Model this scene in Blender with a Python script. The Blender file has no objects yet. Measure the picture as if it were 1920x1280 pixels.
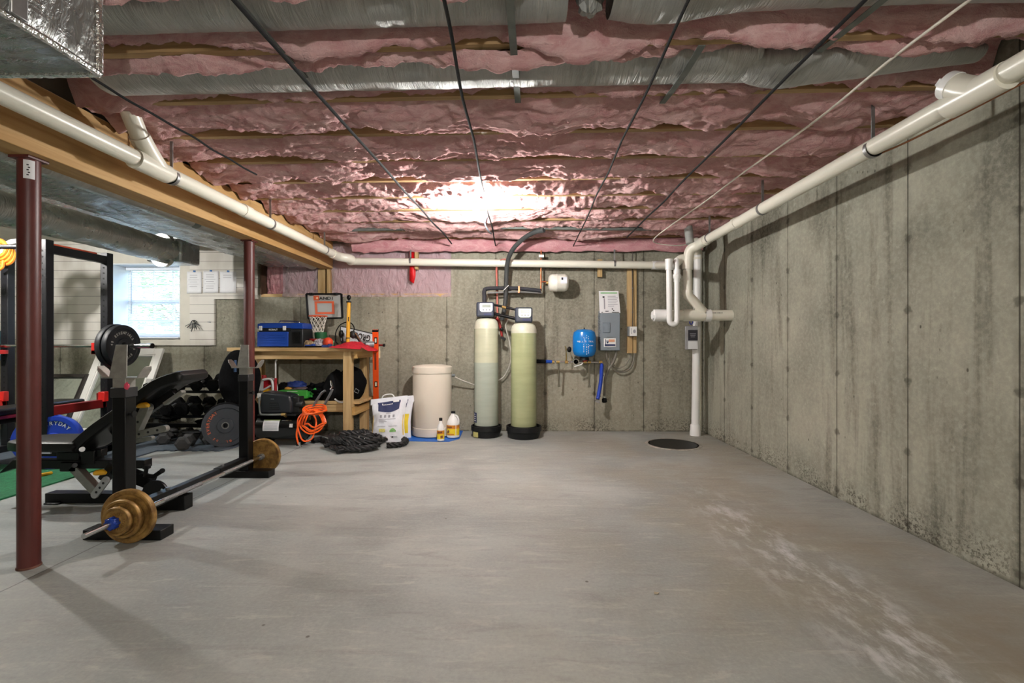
import bpy, math, random
from mathutils import Vector as V, Matrix, noise, Quaternion
random.seed(7)
C = bpy.context.scene.collection
PI = math.pi
# ---------------------------------------------------------------- camera geometry (room metres)
F, H, TH = 880.0, 1.103, math.atan(13/880)
def ray(px, py):
    u, w = (px-960)/F, (640-py)/F
    return V((u*math.cos(TH)-math.sin(TH), u*math.sin(TH)+math.cos(TH), w))
def at(px, py, Y):
    d = ray(px, py); return V((0, 0, H)) + d*(Y/d.y)
def fl(px, py, z=0):
    d = ray(px, py); return V((0, 0, H)) + d*((z-H)/d.z)
# ---------------------------------------------------------------- mesh builder
class MB:
    def __init__(s): s.v = []; s.f = []; s.m = []; s.mi = 0
    def add(s, vs, fs):
        b = len(s.v); s.v += [tuple(p) for p in vs]
        s.f += [tuple(i+b for i in f) for f in fs]; s.m += [s.mi]*len(fs); return s
    def box(s, x0, x1, y0, y1, z0, z1):
        x0, x1 = min(x0, x1), max(x0, x1); y0, y1 = min(y0, y1), max(y0, y1); z0, z1 = min(z0, z1), max(z0, z1)
        return s.add([(x0,y0,z0),(x1,y0,z0),(x1,y1,z0),(x0,y1,z0),(x0,y0,z1),(x1,y0,z1),(x1,y1,z1),(x0,y1,z1)],
            [(0,3,2,1),(4,5,6,7),(0,1,5,4),(1,2,6,5),(2,3,7,6),(3,0,4,7)])
    def obox(s, c, size, R=None):
        R = R or Matrix.Identity(3); c = V(c); h = V(size)/2; vs = []
        for z in (-1, 1):
            for x, y in ((-1,-1),(1,-1),(1,1),(-1,1)): vs.append(c + R @ V((x*h.x, y*h.y, z*h.z)))
        return s.add(vs, [(0,3,2,1),(4,5,6,7),(0,1,5,4),(1,2,6,5),(2,3,7,6),(3,0,4,7)])
    def bar(s, p0, p1, w, h, up=(0,0,1)):
        p0, p1 = V(p0), V(p1); d = (p1-p0); L = d.length; d.normalize(); up = V(up)
        if abs(d.dot(up)) > .98: up = V((0,1,0))
        a = up.cross(d).normalized(); b = d.cross(a)
        return s.obox((p0+p1)/2, (w, L, h), Matrix((a, d, b)).transposed())
    def tube(s, pts, r, n=10, closed=False, cap=True):
        pts = [V(p) for p in pts]; N = len(pts); vs = []; fs = []
        rr = r if isinstance(r, (list, tuple)) else [r]*N
        tan = []
        for i in range(N):
            a = pts[(i-1) % N] if (closed or i) else pts[0]; b = pts[(i+1) % N] if (closed or i < N-1) else pts[-1]
            t = (b-a); tan.append(t.normalized() if t.length > 1e-9 else V((0,0,1)))
        up = V((0,0,1)) if abs(tan[0].z) < .9 else V((1,0,0))
        x = up.cross(tan[0]).normalized()
        for i in range(N):
            if i:
                x = x - tan[i]*x.dot(tan[i]); x.normalize()
            y = tan[i].cross(x)
            for k in range(n):
                a = 2*PI*k/n; vs.append(pts[i] + (x*math.cos(a)+y*math.sin(a))*rr[i])
        for i in range(N if closed else N-1):
            j = (i+1) % N
            for k in range(n): fs.append((i*n+k, i*n+(k+1) % n, j*n+(k+1) % n, j*n+k))
        if cap and not closed:
            fs.append(tuple(range(n-1, -1, -1))); fs.append(tuple((N-1)*n+k for k in range(n)))
        return s.add(vs, fs)
    def cyl(s, p0, p1, r0, r1=None, n=20): return s.tube([p0, p1], [r0, r0 if r1 is None else r1], n)
    def lathe(s, prof, o=(0,0,0), ax=(0,0,1), n=28, sx=1, sy=1):
        o = V(o); ax = V(ax).normalized(); up = V((0,0,1)) if abs(ax.z) < .9 else V((0,1,0))
        x = up.cross(ax).normalized(); y = ax.cross(x); vs = []; fs = []; N = len(prof)
        for r, h in prof:
            for k in range(n):
                a = 2*PI*k/n; vs.append(o + ax*h + x*(r*sx*math.cos(a)) + y*(r*sy*math.sin(a)))
        for i in range(N-1):
            for k in range(n): fs.append((i*n+k, i*n+(k+1) % n, (i+1)*n+(k+1) % n, (i+1)*n+k))
        if prof[0][0] > 1e-5: fs.append(tuple(range(n-1, -1, -1)))
        if prof[-1][0] > 1e-5: fs.append(tuple((N-1)*n+k for k in range(n)))
        return s.add(vs, fs)
    def ring(s, c, ax, r0, r1, h, n=28):   # flat ring / disc with hole, thickness h along ax
        return s.lathe([(r0,0),(r1,0),(r1,h),(r0,h),(r0,0)], c, ax, n)
    def prism(s, poly, o, u, v, w):
        o, u, v, w = V(o), V(u), V(v), V(w); n = len(poly)
        vs = [o+u*a+v*b for a, b in poly] + [o+u*a+v*b+w for a, b in poly]
        return s.add(vs, [tuple(range(n-1, -1, -1)), tuple(range(n, 2*n))] + [(i, (i+1) % n, n+(i+1) % n, n+i) for i in range(n)])
    def grid(s, fn, nu, nv):
        vs = [fn(i/nu, j/nv) for j in range(nv+1) for i in range(nu+1)]
        return s.add(vs, [(j*(nu+1)+i, j*(nu+1)+i+1, (j+1)*(nu+1)+i+1, (j+1)*(nu+1)+i) for j in range(nv) for i in range(nu)])
    def blob(s, c, r, n=20, m=12, amp=.1, fr=2.0, seed=0, fn=None):
        c = V(c); r = V(r) if not isinstance(r, (int, float)) else V((r,r,r)); vs = []; fs = []
        for j in range(m+1):
            th = PI*j/m
            for i in range(n):
                ph = 2*PI*i/n; d = V((math.sin(th)*math.cos(ph), math.sin(th)*math.sin(ph), math.cos(th)))
                k = 1 + amp*noise.noise(d*fr + V((seed*3.7, seed*1.3, 0)))
                p = V((d.x*r.x, d.y*r.y, d.z*r.z))*k
                if fn: p = fn(p, d)
                vs.append(c+p)
        for j in range(m):
            for i in range(n): fs.append((j*n+i, (j+1)*n+i, (j+1)*n+(i+1) % n, j*n+(i+1) % n))
        return s.add(vs, fs)
    def text(s, t, size, o, u, v, dep=.001, center=True, wide=None):
        vs, fs, w = textmesh(t)
        o, u, v = V(o), V(u).normalized(), V(v).normalized(); nrm = u.cross(v)
        sx = size if wide is None else wide/max(w, 1e-6)
        off = w/2 if center else 0
        return s.add([o+u*((p[0]-off)*sx)+v*(p[1]*size)+nrm*dep for p in vs], fs)
    def arctext(s, t, size, c, u, v, r, a0, step, dep=.001, inward=False):
        c, u, v = V(c), V(u), V(v)
        for i, ch in enumerate(t):
            if ch == ' ': continue
            a = a0 + step*i
            out = u*math.cos(a)+v*math.sin(a); tg = u*math.sin(a)-v*math.cos(a)
            if inward: out2, tg2 = -out, -tg
            else: out2, tg2 = out, tg
            s.text(ch, size, c+out*r-out2*size*.35, tg2, out2, dep)
        return s
_tc = {}
def textmesh(t):
    if t not in _tc:
        cu = bpy.data.curves.new('t', 'FONT'); cu.body = t; cu.size = 1.0; cu.offset = .012; cu.resolution_u = 3
        o = bpy.data.objects.new('t', cu); C.objects.link(o)
        dg = bpy.context.evaluated_depsgraph_get(); me = o.evaluated_get(dg).to_mesh()
        vs = [tuple(p.co[:2]) for p in me.vertices]; fs = [tuple(p.vertices) for p in me.polygons]
        w = max([p[0] for p in vs] or [0]); bpy.data.objects.remove(o); bpy.data.curves.remove(cu)
        _tc[t] = (vs, fs, w)
    return _tc[t]
def wpos(o):
    p = V((0,0,0))
    while o: p = p + o.location; o = o.parent
    return p
def B(mb, name, mat, parent=None, bevel=0, ang=40, label=None, base=None):
    me = bpy.data.meshes.new(name); b = wpos(parent) if parent else V(base or (0,0,0))
    me.from_pydata([V(p)-b for p in mb.v], [], mb.f)
    mats = mat if isinstance(mat, (list, tuple)) else [mat]
    for m in mats: me.materials.append(m)
    if len(mats) > 1: me.polygons.foreach_set('material_index', mb.m)
    me.update()
    if ang:
        me.polygons.foreach_set('use_smooth', [True]*len(me.polygons)); me.set_sharp_from_angle(angle=math.radians(ang))
    o = bpy.data.objects.new(name, me); C.objects.link(o); o.parent = parent
    if not parent: o.location = b
    if bevel:
        md = o.modifiers.new('Bevel', 'BEVEL'); md.width = bevel; md.segments = 2; md.limit_method = 'ANGLE'; md.angle_limit = math.radians(50)
    if label: o['label'] = label
    return o
def T(name, label, cat, base=(0,0,0), group=None):
    o = bpy.data.objects.new(name, None); o.empty_display_size = .05; C.objects.link(o); o.location = base
    o['label'] = label; o['category'] = cat
    if group: o['group'] = group
    return o
def S(mb, name, mat, label, cat, base=(0,0,0), group=None, bevel=0, ang=40):
    o = B(mb, name, mat, None, bevel, ang, label, base); o['category'] = cat
    if group: o['group'] = group
    return o
def ST(mb, name, mat, **k):
    o = B(mb, name, mat, **k); o['kind'] = 'structure'; return o
def dup(root, loc, rot=None, label=None):
    r = root.copy(); C.objects.link(r); r.location = loc
    if rot is not None: r.rotation_euler = rot
    if label: r['label'] = label
    for ch in list(root.children):
        c = ch.copy(); C.objects.link(c); c.parent = r
        for g in list(ch.children):
            d = g.copy(); C.objects.link(d); d.parent = c
    return r
def cr(pts, n=8, closed=False):
    pts = [V(p) for p in pts]; out = []; N = len(pts)
    for i in range(N if closed else N-1):
        g = (lambda k: pts[k % N]) if closed else (lambda k: pts[max(0, min(N-1, k))])
        p0, p1, p2, p3 = g(i-1), g(i), g(i+1), g(i+2)
        for k in range(n):
            t = k/n
            out.append(.5*((2*p1)+(p2-p0)*t+(2*p0-5*p1+4*p2-p3)*t*t+(3*p1-p0-3*p2+p3)*t**3))
    if not closed: out.append(pts[-1])
    return out
def n1(*a): return noise.noise(V((list(a)+[0,0])[:3]))
def fbm(x, y, z=0, o=3):
    s = 0; a = 1
    for i in range(o): s += a*noise.noise(V((x,y,z))); x *= 2.1; y *= 2.1; z += 3.3; a *= .5
    return s
# ---------------------------------------------------------------- materials
def L(r, g=None, b=None):
    if g is None: g = b = r
    f = lambda c: (c/255/12.92) if c/255 <= .04045 else ((c/255+.055)/1.055)**2.4
    return (f(r), f(g), f(b), 1)
class NT:
    def __init__(s, name):
        s.mat = bpy.data.materials.new(name); s.mat.use_nodes = True; s.nt = s.mat.node_tree
        s.bs = s.nt.nodes['Principled BSDF']; s.out = s.nt.nodes['Material Output']
    def n(s, t, **k):
        d = s.nt.nodes.new(t)
        for a, b in k.items(): setattr(d, a, b)
        return d
    def put(s, sock, v):
        if isinstance(v, bpy.types.NodeSocket): s.nt.links.new(v, sock)
        else: sock.default_value = v
    def math(s, op, a, b=0, clamp=False):
        d = s.n('ShaderNodeMath', operation=op, use_clamp=clamp); s.put(d.inputs[0], a); s.put(d.inputs[1], b); return d.outputs[0]
    def mix(s, f, a, b, blend='MIX'):
        d = s.n('ShaderNodeMix', data_type='RGBA', blend_type=blend); s.put(d.inputs[0], f); s.put(d.inputs[6], a); s.put(d.inputs[7], b); return d.outputs[2]
    def co(s): return s.n('ShaderNodeTexCoord').outputs['Object']
    def map(s, c, sc=(1,1,1), rot=(0,0,0), loc=(0,0,0)):
        d = s.n('ShaderNodeMapping'); s.put(d.inputs[0], c); d.inputs['Scale'].default_value = sc; d.inputs['Rotation'].default_value = rot; d.inputs['Location'].default_value = loc; return d.outputs[0]
    def noise(s, c, sc, det=4, rough=.55, dist=0):
        d = s.n('ShaderNodeTexNoise'); s.put(d.inputs['Vector'], c); d.inputs['Scale'].default_value = sc; d.inputs['Detail'].default_value = det; d.inputs['Roughness'].default_value = rough; d.inputs['Distortion'].default_value = dist; return d.outputs[0]
    def step(s, v, a, b, lo=0, hi=1):
        d = s.n('ShaderNodeMapRange', interpolation_type='SMOOTHSTEP'); s.put(d.inputs[0], v)
        for i, x in enumerate((a, b, lo, hi)): d.inputs[1+i].default_value = x
        return d.outputs[0]
    def vor(s, c, sc):
        d = s.n('ShaderNodeTexVoronoi'); s.put(d.inputs['Vector'], c); d.inputs['Scale'].default_value = sc; return d.outputs[0]
    def sep(s, c):
        d = s.n('ShaderNodeSeparateXYZ'); s.put(d.inputs[0], c); return d.outputs
    def bump(s, h, st, dist=.01):
        d = s.n('ShaderNodeBump'); d.inputs['Strength'].default_value = st; d.inputs['Distance'].default_value = dist; s.put(d.inputs['Height'], h); s.nt.links.new(d.outputs[0], s.bs.inputs['Normal'])
    def base(s, v): s.put(s.bs.inputs['Base Color'], v)
    def set(s, **k):
        for a, b in k.items(): s.put(s.bs.inputs[a.replace('_', ' ')], b)
        return s
def M(name, col, rough=.5, metal=0, var=.12, vs=12, bump=0, bs=60, spec=.5, sc=(1,1,1), coat=0, alpha=1):
    t = NT(name); c = t.map(t.co(), sc); col = col if len(col) == 4 else L(*col)
    dk = tuple(x*(1-var) for x in col[:3])+(1,); lt = tuple(min(1, x*(1+var)) for x in col[:3])+(1,)
    t.base(t.mix(t.step(t.noise(c, vs), .3, .7), dk, lt)); t.set(Roughness=rough, Metallic=metal, Specular_IOR_Level=spec, Coat_Weight=coat, Alpha=alpha)
    if bump: t.bump(t.noise(c, bs, 3), bump)
    return t.mat
def wood(name, a, b, axis=0, rough=.65):
    t = NT(name); sc = [14, 14, 14]; sc[axis] = .9
    c = t.map(t.co(), tuple(sc)); g = t.noise(c, 1.6, 5, .6, .4); k = t.noise(t.map(t.co(), tuple(3 if i != axis else 1.2 for i in range(3))), 1.5, 2)
    col = t.mix(t.step(g, .35, .68), L(*a), L(*b)); col = t.mix(t.step(k, .64, .74, 0, .35), col, tuple(x*.45 for x in L(*b)[:3])+(1,))
    t.base(col); t.set(Roughness=rough, Specular_IOR_Level=.3); t.bump(g, .25, .004); return t.mat
def concrete(name, ui, off, a, b, dk):
    t = NT(name); co = t.co(); x = t.sep(co); u, z = x[ui], x[2]
    col = t.mix(t.step(t.noise(co, .9, 5, .6), .32, .68), L(*a), L(*b))
    st = t.noise(t.map(co, (5,5,.45)), 1.3, 5, .65, .3)
    col = t.mix(t.step(st, .48, .74, 0, .7), col, L(*dk))
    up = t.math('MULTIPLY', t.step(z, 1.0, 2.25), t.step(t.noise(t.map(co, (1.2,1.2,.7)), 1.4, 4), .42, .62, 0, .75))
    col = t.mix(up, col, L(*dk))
    fine = t.noise(co, 38, 5, .7); col = t.mix(t.step(fine, .35, .7, 0, .28), col, L(196,194,176))
    wy = t.step(t.noise(t.map(co, (3,3,3)), 6, 6, .75), .56, .72, 0, .32); col = t.mix(wy, col, L(200,198,184))
    # form joints every 0.605 m with snap ties every 0.41 m
    m = t.math('FRACT', t.math('DIVIDE', t.math('ADD', u, off+60.5), .605)); d = t.math('MULTIPLY', t.math('ABSOLUTE', t.math('SUBTRACT', m, .5)), .605)
    wob = t.math('MULTIPLY', t.math('SUBTRACT', t.noise(co, 9, 3), .5), .004)
    jd = t.math('ADD', d, wob); jm = t.step(jd, .0015, .0055, 1, 0)
    zt = t.math('MULTIPLY', t.math('ABSOLUTE', t.math('SUBTRACT', t.math('FRACT', t.math('DIVIDE', t.math('ADD', z, .15), .41)), .5)), .41)
    rr = t.math('SQRT', t.math('ADD', t.math('MULTIPLY', d, d), t.math('MULTIPLY', zt, zt)))
    rn = t.math('ADD', rr, t.math('MULTIPLY', t.math('SUBTRACT', t.noise(co, 40, 3), .5), .05))
    col = t.mix(t.step(rn, .012, .034, .6, 0), col, tuple(v*.5 for v in L(*dk)[:3])+(1,))
    sideband = t.math('MULTIPLY', t.step(d, .0, .05, .35, 0), t.step(t.noise(co, 4, 3), .4, .6)); col = t.mix(sideband, col, L(*dk))
    col = t.mix(t.math('MULTIPLY', jm, .85), col, L(52,48,40))
    # pits
    pv = t.vor(t.map(co, (1,1,.6)), 15); pit = t.math('MULTIPLY', t.step(pv, .05, .12, 1, 0), t.step(t.noise(co, 2.2, 3), .5, .62)); col = t.mix(t.math('MULTIPLY', pit, .8), col, L(62,60,50))
    # mould speckle near the floor
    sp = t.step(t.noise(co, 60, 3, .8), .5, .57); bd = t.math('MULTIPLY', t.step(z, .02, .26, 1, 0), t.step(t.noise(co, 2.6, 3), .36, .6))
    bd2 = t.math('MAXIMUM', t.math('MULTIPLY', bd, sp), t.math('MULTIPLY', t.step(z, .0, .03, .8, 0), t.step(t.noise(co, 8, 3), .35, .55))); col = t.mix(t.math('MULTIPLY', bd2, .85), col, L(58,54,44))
    t.base(col); t.set(Roughness=.85, Specular_IOR_Level=.25)
    h = t.math('ADD', t.math('SUBTRACT', t.math('MULTIPLY', fine, .5), t.math('MULTIPLY', jm, 1.2)), t.math('SUBTRACT', t.math('MULTIPLY', st, .4), pit)); t.bump(h, .5, .006)
    return t.mat
def floor_mat():
    t = NT('floor_concrete'); co = t.co(); x, y, z = t.sep(co)
    big = t.noise(t.map(co, (1,1,1)), .8, 5, .6, .4)
    col = t.mix(t.step(big, .35, .66), L(136,140,137), L(164,167,162))
    tan = t.math('MULTIPLY', t.step(x, -.6, 1.6, .15, 1), t.step(t.noise(co, 1.1, 4, .6), .38, .62, 0, .75)); col = t.mix(tan, col, L(146,140,124))
    cool = t.math('MULTIPLY', t.step(x, -3, -.6, .6, 0), t.step(t.noise(co, .7, 3), .4, .6)); col = t.mix(cool, col, L(160,169,170))
    tr = t.noise(t.map(co, (1.2,7,1), (0,0,.5)), 1.6, 6, .7, .6); col = t.mix(t.step(tr, .48, .74, 0, .5), col, L(122,120,116))
    tr2 = t.noise(t.map(co, (2,9,1), (0,0,-.35)), 1.9, 6, .72, .5); col = t.mix(t.step(tr2, .52, .72, 0, .33), col, L(200,195,186))
    fine = t.noise(co, 55, 6, .75); col = t.mix(t.step(fine, .42, .75, 0, .2), col, L(198,196,190)); col = t.mix(t.step(fine, .48, .28, 0, .2), col, L(110,108,104))
    # damp dark strip and pale efflorescence streaks beside the right wall
    dx = t.math('DIVIDE', t.math('SUBTRACT', x, 1.72), .45); g2 = t.math('POWER', 2.718, t.math('MULTIPLY', t.math('MULTIPLY', dx, dx), -1)); g2 = t.math('MULTIPLY', g2, t.step(y, .8, 4.6, 1, .1))
    col = t.mix(t.math('MULTIPLY', g2, t.step(t.noise(co, 1.6, 4, .6), .3, .6, .2, .8)), col, L(124,112,98))
    ex = t.math('ADD', x, t.math('MULTIPLY', t.math('SUBTRACT', t.noise(co, 1.7, 2), .5), .4)); ex = t.math('DIVIDE', t.math('SUBTRACT', ex, 1.36), .19)
    g = t.math('POWER', 2.718, t.math('MULTIPLY', t.math('MULTIPLY', ex, ex), -1)); g = t.math('MULTIPLY', g, t.step(y, 2.6, 4.0, 1, 0))
    ef = t.math('MULTIPLY', g, t.step(t.noise(t.map(co, (6,2.6,1), (0,0,.5)), 1.7, 7, .72), .45, .66)); col = t.mix(t.math('MULTIPLY', ef, .75), col, L(205,206,208))
    jx = t.math('ABSOLUTE', t.math('ADD', x, t.math('ADD', 2.285, t.math('MULTIPLY', t.math('SUBTRACT', t.noise(co, 6, 3), .5), .012)))); col = t.mix(t.step(jx, .002, .006, .75, 0), col, L(78,74,70))
    dots = t.math('MULTIPLY', t.step(t.vor(co, 4.3), .02, .045, 1, 0), t.step(t.noise(co, 1.3, 2), .5, .6)); col = t.mix(t.math('MULTIPLY', dots, .8), col, L(70,62,54))
    t.base(col); t.set(Roughness=t.step(big, .3, .7, .5, .68), Specular_IOR_Level=.35); t.bump(t.math('ADD', fine, t.math('MULTIPLY', tr, .7)), .18, .004)
    return t.mat
def pinkmat(name, a, b, c3):
    t = NT(name); co = t.co()
    k = t.noise(t.map(co, (1,2.4,2)), 7, 6, .68, .8); col = t.mix(t.step(k, .32, .68), L(*a), L(*b))
    k2 = t.noise(co, 2.6, 4, .6); col = t.mix(t.step(k2, .45, .7, 0, .6), col, L(*c3))
    f = t.noise(t.map(co, (30,80,60), (0,0,.6)), 1, 5, .75, 1.2); col = t.mix(t.step(f, .54, .74, 0, .5), col, L(238,216,214))
    t.base(col); t.set(Roughness=.95, Specular_IOR_Level=.0)
    t.bump(t.math('ADD', t.math('MULTIPLY', k, 1.2), t.math('ADD', t.math('MULTIPLY', f, .5), t.math('MULTIPLY', t.noise(co, 90, 4, .8), .5))), .8, .03); return t.mat
def foilmat(name, sc, col=(196,198,192), rough=.32):
    t = NT(name); co = t.co(); w = t.noise(t.map(co, sc), 1, 5, .62, 1.0); k = t.noise(co, 5, 4)
    t.base(t.mix(t.step(k, .35, .7), L(*col), tuple(v*.8 for v in L(*col)[:3])+(1,))); t.set(Metallic=.85, Roughness=t.step(k, .3, .7, rough-.08, rough+.1)); t.bump(w, .75, .02); return t.mat
BULB, BULB2, BULB_FILL, SKY, EXPO = 1050, 1050, 1200, 1.4, 1.15
# ================================================================ materials in use
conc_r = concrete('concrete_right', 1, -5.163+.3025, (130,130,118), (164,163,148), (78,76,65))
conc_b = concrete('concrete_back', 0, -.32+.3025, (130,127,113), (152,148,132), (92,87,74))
floor_m = floor_mat()
pink = pinkmat('pink_fibreglass', (210,154,154), (234,196,193), (220,172,170))
pink_rim = pinkmat('pink_fibreglass_rim', (212,146,152), (232,182,186), (220,160,166))
foil = foilmat('foil_wrap', (46,5,5), (186,187,184), .55); foil_y = foilmat('foil_wrap_long', (5,46,5)); foil_dark = foilmat('foil_flat', (9,22,9), (176,180,178), .25)
lumber = wood('joist_pine', (178,148,108), (148,118,80), 0); lumber_y = wood('beam_lumber', (192,156,106), (168,130,80), 1)
lumber_z = wood('stud_pine', (196,168,122), (166,136,90), 2); bench_x = wood('bench_pine', (200,170,122), (172,140,92), 0)
pvc = M('white_pvc', (222,219,205), .32, 0, .03, 4, spec=.5); pvc_w = M('bright_pvc', (232,232,230), .3, 0, .03, 4)
steel = M('galvanised_steel', (150,150,150), .4, .8, .12, 30); chrome = M('chrome', (205,205,205), .18, 1, .05, 20)
grey_metal = M('grey_painted_steel', (112,118,120), .45, .2, .1, 20); strap_blk = M('black_strap', (9,9,10), .95, 0, .2, 30)
strap_grey = M('grey_strap', (104,108,104), .55, .4, .15, 18)
blk = M('black_paint', (7,7,8), .4, 0, .2, 12, spec=.32); blk_matte = M('black_rubber', (13,13,14), .8, 0, .2, 40, .2, 90, spec=.2)
blk_vinyl = M('black_vinyl', (13,13,14), .42, 0, .15, 20, .08, 120, spec=.35); blk_plastic = M('black_plastic', (18,19,21), .45, 0, .1, 20, spec=.35)
red_paint = M('red_paint', (205,36,30), .45, 0, .08, 12); dkred = M('dark_red_paint', (120,16,18), .45, 0, .08, 12)
blue_paint = M('blue_plastic', (18,76,160), .42, 0, .06, 10); white_pl = M('white_plastic', (226,226,224), .4, 0, .03, 10)
white_ink = M('white_ink', (232,232,228), .6, 0, .02, 10); black_ink = M('black_ink', (20,20,22), .6, 0, .02, 10); grey_ink = M('grey_ink', (150,150,156), .7, 0, .05, 10)
navy_ink = M('navy_ink', (38,48,88), .6, 0, .05, 10); yellow = M('yellow_paint', (226,170,32), .45, 0, .08, 10); orange = M('orange_plastic', (240,96,22), .42, 0, .06, 20)
paper = M('paper', (222,222,224), .8, 0, .03, 6); copper = M('copper_pipe', (176,104,74), .32, .9, .12, 20); brass = M('brass', (190,160,100), .35, .9, .1, 20)
column_m = M('maroon_primer', (84,36,32), .42, 0, .18, 9, .05, 60, sc=(1,1,.3))
# ================================================================ room shell
XR, YB, ZJ = 2.245, 5.78, 2.337
XL, YF = -6.9, -2.6
import bmesh
bm = bmesh.new()
oc = [bm.verts.new(p) for p in ((XL-.1,YF-.1,0),(XR+.1,YF-.1,0),(XR+.1,YB+.3,0),(XL-.1,YB+.3,0))]
for i in range(4): bm.edges.new((oc[i], oc[(i+1) % 4]))
SX, SY, SR = 1.655, 5.06, .247
hc = [bm.verts.new((SX+SR*math.cos(2*PI*k/40), SY+SR*math.sin(2*PI*k/40), 0)) for k in range(40)]
for i in range(40): bm.edges.new((hc[i], hc[(i+1) % 40]))
bmesh.ops.triangle_fill(bm, use_beauty=True, edges=bm.edges[:])
bmesh.ops.recalc_face_normals(bm, faces=bm.faces[:])
if sum(f.normal.z for f in bm.faces) < 0: bmesh.ops.reverse_faces(bm, faces=bm.faces[:])
me = bpy.data.meshes.new('floor'); bm.to_mesh(me); bm.free(); me.materials.append(floor_m)
fo = bpy.data.objects.new('floor', me); C.objects.link(fo); fo['kind'] = 'structure'

def wall_grid(mb, xs, zs, holes, y0, y1):
    for i in range(len(xs)-1):
        for j in range(len(zs)-1):
            if (i, j) in holes: continue
            mb.box(xs[i], xs[i+1], y0, y1, zs[j], zs[j+1])
# back wall: openings for the window and the framed pocket at the top
WX0, WX1, WZ0, WZ1 = -5.05, -4.195, 1.155, 2.07
PX0, PX1, PZ0, PZ1 = -3.20, -.835, 1.655, 2.34
m = MB(); wall_grid(m, [XL-.1, WX0, WX1, PX0, PX1, XR+.3], [-.05, WZ0, PZ0, WZ1, PZ1, 2.62], {(1,1),(1,2),(3,2),(3,3)}, YB, YB+.26)
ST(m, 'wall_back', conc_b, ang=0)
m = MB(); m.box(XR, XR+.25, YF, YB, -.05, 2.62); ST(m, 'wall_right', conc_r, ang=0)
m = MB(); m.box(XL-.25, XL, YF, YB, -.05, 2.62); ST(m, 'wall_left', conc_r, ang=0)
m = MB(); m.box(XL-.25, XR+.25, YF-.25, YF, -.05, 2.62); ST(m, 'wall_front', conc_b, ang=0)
ceil_m = M('subfloor_board', (176,150,112), .8, 0, .15, 6); pale_board = M('pale_ceiling_board', (190,184,170), .8, 0, .06, 3)
m = MB(); m.box(-2.45, XR+.25, YF, YB+.26, 2.575, 2.62); ST(m, 'ceiling', ceil_m, ang=0)
m = MB(); m.box(XL-.25, -2.45, YF, YB+.26, 2.345, 2.4); m.box(-2.46, -2.445, YF, YB+.26, 2.33, 2.62); ST(m, 'ceiling_left', pale_board, ang=0)
m = MB(); m.box(PX0-.05 if False else -3.3, -.7, YB+.24, YB+.28, 1.5, 2.6); ST(m, 'trim_4', M('rim_board', (170,136,92), .8), ang=0)
# white insulation board over the left part of the back wall, in three panels around the window
board = NT('white_foam_board'); co = board.co(); x, y, z = board.sep(co)
j = board.math('ABSOLUTE', board.math('SUBTRACT', board.math('FRACT', board.math('DIVIDE', board.math('ADD', z, 5), .1075)), .5)); jm = board.step(j, .462, .488)
big = board.step(board.noise(board.map(co, (1.4,1,.5)), 1.6, 4), .42, .64)
cb = board.mix(big, L(212,208,200), L(188,182,172)); stn = board.math('MULTIPLY', board.step(board.noise(board.map(co, (3,1,.25)), 1.2, 3), .55, .68, 0, .5), board.step(z, 2.1, 1.6)); cb = board.mix(stn, cb, L(150,144,134))
board.base(board.mix(board.math('MULTIPLY', jm, .75), cb, L(92,88,82))); board.set(Roughness=.8); board.bump(jm, -.3, .003); board = board.mat
yb0 = YB-.03
m = MB(); m.box(XL, WX0-.06, yb0, YB, 1.055, 2.345); ST(m, 'trim_1', board, ang=0)
m = MB(); m.prism([(WX1+.12,1.055),(-3.77,1.055),(-3.77,1.625),(-3.235,1.625),(-3.235,2.345),(WX1+.12,2.345)], (0,YB,0), (1,0,0), (0,0,1), (0,-.03,0)); ST(m, 'trim_2', board, ang=0)
m = MB(); m.box(WX0-.06, WX1+.12, yb0, YB, WZ1, 2.345); m.box(WX0-.06, WX1+.12, yb0, YB, 1.055, WZ0); m.box(WX0-.06, WX0, yb0, YB, WZ0, WZ1); m.box(WX1, WX1+.12, yb0, YB, WZ0, WZ1)
ST(m, 'trim_3', M('window_surround_board', (200,196,184), .75, 0, .07, 4), ang=0)
# window_1: deep reveal, sashes with muntins, glass, venetian blind
win_white = M('window_vinyl', (224,230,236), .45, 0, .03, 5)
yw = YB+.25
m = MB()
for x0, x1, z0, z1 in ((WX0,WX0+.05,WZ0,WZ1),(WX1-.05,WX1,WZ0,WZ1),(WX0,WX1,WZ0,WZ0+.05),(WX0,WX1,WZ1-.05,WZ1),(WX0,WX1,1.59,1.645)): m.box(x0, x1, yw-.03, yw+.05, z0, z1)
for k in (1, 2):
    xx = WX0+.05+(WX1-WX0-.1)*k/3; m.box(xx-.008, xx+.008, yw+.005, yw+.03, WZ0+.05, WZ1-.05)
for zz in (1.37, 1.83): m.box(WX0+.05, WX1-.05, yw+.005, yw+.03, zz-.008, zz+.008)
w1 = ST(m, 'window_1', win_white, ang=0)
m = MB(); m.box(WX0-.002, WX0+.012, YB-.03, yw, WZ0, WZ1); m.box(WX1-.012, WX1+.002, YB-.03, yw, WZ0, WZ1); m.box(WX0, WX1, YB-.03, yw, WZ1-.012, WZ1+.002); B(m, 'window_jamb', win_white, w1, ang=0)
m = MB(); m.box(WX0, WX1, YB-.06, yw, WZ0-.015, WZ0+.006); B(m, 'window_sill', win_white, w1, .004)
g = NT('window_glass'); tr = g.n('ShaderNodeBsdfTransparent'); gl = g.n('ShaderNodeBsdfGlossy'); gl.inputs['Roughness'].default_value = .02; mx = g.n('ShaderNodeMixShader'); mx.inputs[0].default_value = .06
g.nt.links.new(tr.outputs[0], mx.inputs[1]); g.nt.links.new(gl.outputs[0], mx.inputs[2]); g.nt.links.new(mx.outputs[0], g.out.inputs[0]); glass = g.mat
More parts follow.
